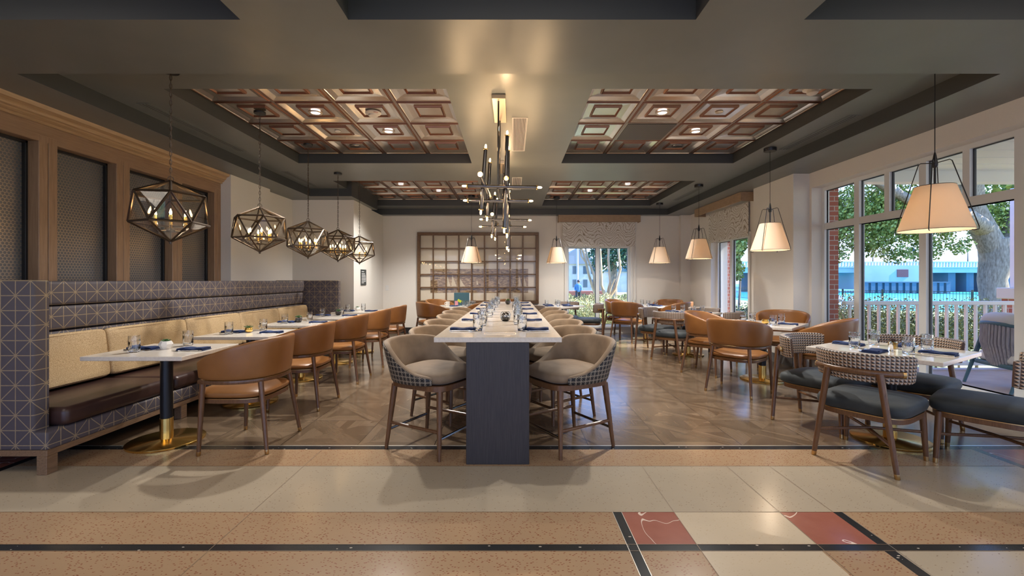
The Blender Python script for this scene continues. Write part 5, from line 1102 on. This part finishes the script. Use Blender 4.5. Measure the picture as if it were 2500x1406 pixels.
# water and bridge
mb = MB(); mb.add([(18, 12, -1.0), (400, -150, -1.0), (400, 300, -1.0), (18, 300, -1.0)], [(0, 1, 2, 3)]); struct(mb.build('water', 'water', smooth=False), 'bright turquoise river')
t = thing('road_bridge', 'pale concrete road bridge with balustrade crossing the water', 'bridge', (80, 92, -1.0))
mb = MB(); mb.box(-42, 60, -4, 4, 3.9, 4.9); mb.box(-42, 60, -4.4, -3.9, 4.9, 5.05); mb.build('deck', 'concrete', t, smooth=False)
mb = MB(); mb.box(-42, 60, -4.3, -4.0, 5.95, 6.15)
for k in range(170): x = -42+0.6*k; mb.box(x, x+0.24, -4.28, -4.02, 5.05, 5.95)
mb.build('balustrade', 'concrete', t, smooth=False)
mb = MB(); mb.box(-10.5, 0.6, -6, 4.5, 0.5, 5.3); ab = mb.build('abutment', 'concrete', t, smooth=False)
mb = MB(); mb.box(-4.2, -2.0, -6.1, -5.9, 3.0, 4.5); mb.build('service_door', 'rust_door', ab, smooth=False)
for x in (8.5, 12.2, 15.9, 19.6, 23.3, 27): mb = MB(); mb.box(x, x+1.5, -3.4, 3.4, -1, 3.9); mb.build('pier', 'concrete_dark', t, smooth=False)
for x in (-40, -30, -22): mb = MB(); mb.box(x, x+1.6, -3.4, 3.4, -1, 3.9); mb.build('pier', 'concrete_dark', t, smooth=False)
t = thing('bulkhead', 'dark corrugated sheet-pile bulkhead in the water before the bridge', 'wall', (71.5, 80, -1.0))
mb = MB(); mb.box(-8.5, 8.5, -0.4, 0.4, 1.9, 2.1)
for k in range(14): x = -8.5+1.25*k; mb.box(x, x+0.75, -0.35, 0.35, -1.0, 1.9)
mb.box(-8.5, 8.5, 0.0, 0.3, -1, 1.9); mb.build('sheet_piles', 'concrete_dark', t, smooth=False)
for k, x in enumerate((72.6, 74.9, 80.8, 91.7)):
    t = thing('bridge_lamp_post', 'thin lamp post on the bridge, %s from the left' % ('first', 'second', 'third', 'fourth')[k], 'lamp post', (x, 87.85, 5.16), 0, 'lamp posts on the bridge')
    mb = MB(); mb.tube([(0, 0, 0), (0, 0, 1.9)], [0.10, 0.06], 6); mb.build('pole', 'fence_metal', t)
    mb = MB(); mb.lathe([(0.06, 1.9), (0.26, 2.2), (0.2, 2.5), (0.04, 2.8)], 8); mb.build('lantern', 'fence_metal', t)
# houses, planter, person through the rear window
t = thing('town_house', 'pale gabled house with porch seen through the rear window', 'house', (9.8, 62, GZ))
mb = MB(); mb.box(-3.4, 2.2, 0, 8, 0, 4.2); mb.build('walls', 'house_wall', t, smooth=False)
mb = MB(); mb.loft([[(-3.8, y, 4.1), (2.6, y, 4.1), (-0.6, y, 6.4)] for y in (-0.4, 8.4)]); mb.build('roof', 'house_roof', t, smooth=False)
for x in (-2.7, -1.2, 0.3, 1.4):
    for z in (0.8, 2.7): mb = MB(); mb.box(x, x+0.6, -0.05, 0.05, z, z+1.1); mb.build('window', 'house_glass', t, smooth=False)
t = thing('waterfront_pavilion', 'blue-grey low building right of the crape myrtle through the rear window', 'house', (17.0, 66, GZ))
mb = MB(); mb.box(-3.2, 4, 0, 6, 0, 3.2); mb.build('walls', 'house_wall', t, smooth=False); mb = MB(); mb.loft([[(-3.6, y, 3.1), (4.4, y, 3.1), (0.4, y, 4.0)] for y in (-0.4, 6.4)]); mb.build('roof', 'patio_blue', t, smooth=False)
t = thing('utility_pole', 'white wooden pergola post with cross arm beyond the lawn', 'pole', (6.0, 40, GZ)); mb = MB(); mb.tube([(0, 0, 0), (0, 0, 5.0)], 0.10, 8); mb.tube([(-1.5, 0, 5.6), (1.2, 0, 4.2)], 0.08, 6); mb.build('pole', 'house_wall', t)
t = thing('brick_planter', 'long low red brick planter across the lawn', 'planter', (6.0, 38, GZ)); mb = MB(); mb.box(-1.6, 1.9, 0, 0.6, 0, 0.85, 0.02, 1); mb.build('wall', 'planter_red', t, smooth=False)
t = thing('stone_curb', 'pale curb edging the lawn beyond the pale shrubs', 'curb', (3.4, 17, GZ)); mb = MB(); mb.box(-2, 4, 0, 0.25, 0, 0.14); mb.box(-2, 4, 0.4, 0.5, 0, 0.10); mb.build('edge', 'concrete', t, smooth=False)
# person in a blue top
pt = thing('person', 'person in a blue top and dark trousers walking across the lawn', 'person', (5.15, 34, GZ))
me = bpy.data.meshes.new('body'); J_ = [((0, 0, 0.93), .15), ((0, 0, 1.15), .14), ((0, 0, 1.38), .16), ((0, 0, 1.50), .06), ((0.02, 0, 1.60), .085), ((0.03, 0, 1.70), .08), ((-.19, 0, 1.40), .06), ((-.24, 0.05, 1.14), .045), ((-.20, -.12, .92), .035), ((.19, 0, 1.40), .06), ((.25, -.02, 1.14), .045), ((.24, -.16, .95), .035),
      ((-.10, 0, .86), .10), ((-.14, -.14, .48), .07), ((-.16, -.05, .08), .045), ((-.16, -.20, .04), .035), ((.10, 0, .86), .10), ((.12, .12, .48), .07), ((.12, .28, .12), .045), ((.12, .14, .04), .035)]
me.from_pydata([j[0] for j in J_], [(0, 1), (1, 2), (2, 3), (3, 4), (4, 5), (2, 6), (6, 7), (7, 8), (2, 9), (9, 10), (10, 11), (0, 12), (12, 13), (13, 14), (14, 15), (0, 16), (16, 17), (17, 18), (18, 19)], [])
bo = bpy.data.objects.new('body', me); COL.objects.link(bo); bo.parent = pt; sk = bo.modifiers.new('skin', 'SKIN')
for v, j in zip(me.skin_vertices[0].data, J_): v.radius = (j[1], j[1])
me.skin_vertices[0].data[0].use_root = True; bo.modifiers.new('sub', 'SUBSURF').levels = 1
me.materials.append(M['skin'])
mb = MB(); mb.loft([[(x*s_, y*s_*0.75, z) for x, y in sel(1, 1, 2.4, 16)] for s_, z in ((.19, .88), (.19, 1.0), (.18, 1.2), (.215, 1.40), (.14, 1.49), (.08, 1.52))]); mb.tube([(-.17, 0, 1.42), (-.24, .05, 1.14), (-.21, -.10, .96)], [.085, .07, .055], 10); mb.tube([(.17, 0, 1.42), (.25, -.02, 1.14), (.245, -.13, .98)], [.085, .07, .055], 10); mb.build('blue_top', 'coat_blue', pt)
mb = MB(); mb.tube([(-.09, 0, .95), (-.14, -.14, .48), (-.16, -.05, .10)], [.13, .095, .075], 10); mb.tube([(.09, 0, .95), (.12, .12, .48), (.12, .27, .14)], [.13, .095, .075], 10); mb.build('trousers', 'trousers_dark', pt)
mb = MB(); mb.lathe([(0.09, 1.60), (0.115, 1.68), (0.10, 1.77), (0.04, 1.82), (0.001, 1.825)], 12, (0.03, 0.03, 0)); mb.build('hair', 'brown_leather', pt)
# white outdoor chairs seen past the brick jamb
for k, (x, y) in enumerate(((17.6, 24.0), (18.6, 24.2))):
    t = thing('garden_chair', 'white slatted garden chair on the lawn, %s of the pair' % ('left', 'right')[k], 'chair', (x, y, GZ), radians(200)); mb = MB()
    for j in range(5): mb.box(-0.30, -0.27, -0.25+0.11*j, -0.17+0.11*j, 0.3, 0.95+0.05*(2-abs(j-2)), T=Matrix.Rotation(-0.25, 4, 'Y'))
    mb.build('backrest', 'cushion_white', t, smooth=False); mb = MB(); mb.box(-0.25, 0.3, -0.28, 0.28, 0.32, 0.36); mb.build('seat', 'cushion_white', t, smooth=False)
    for sx in (-0.22, 0.26):
        for sy in (-0.28, 0.26): mb = MB(); mb.box(sx, sx+0.04, sy, sy+0.03, 0, 0.58); mb.build('leg', 'cushion_white', t, smooth=False)
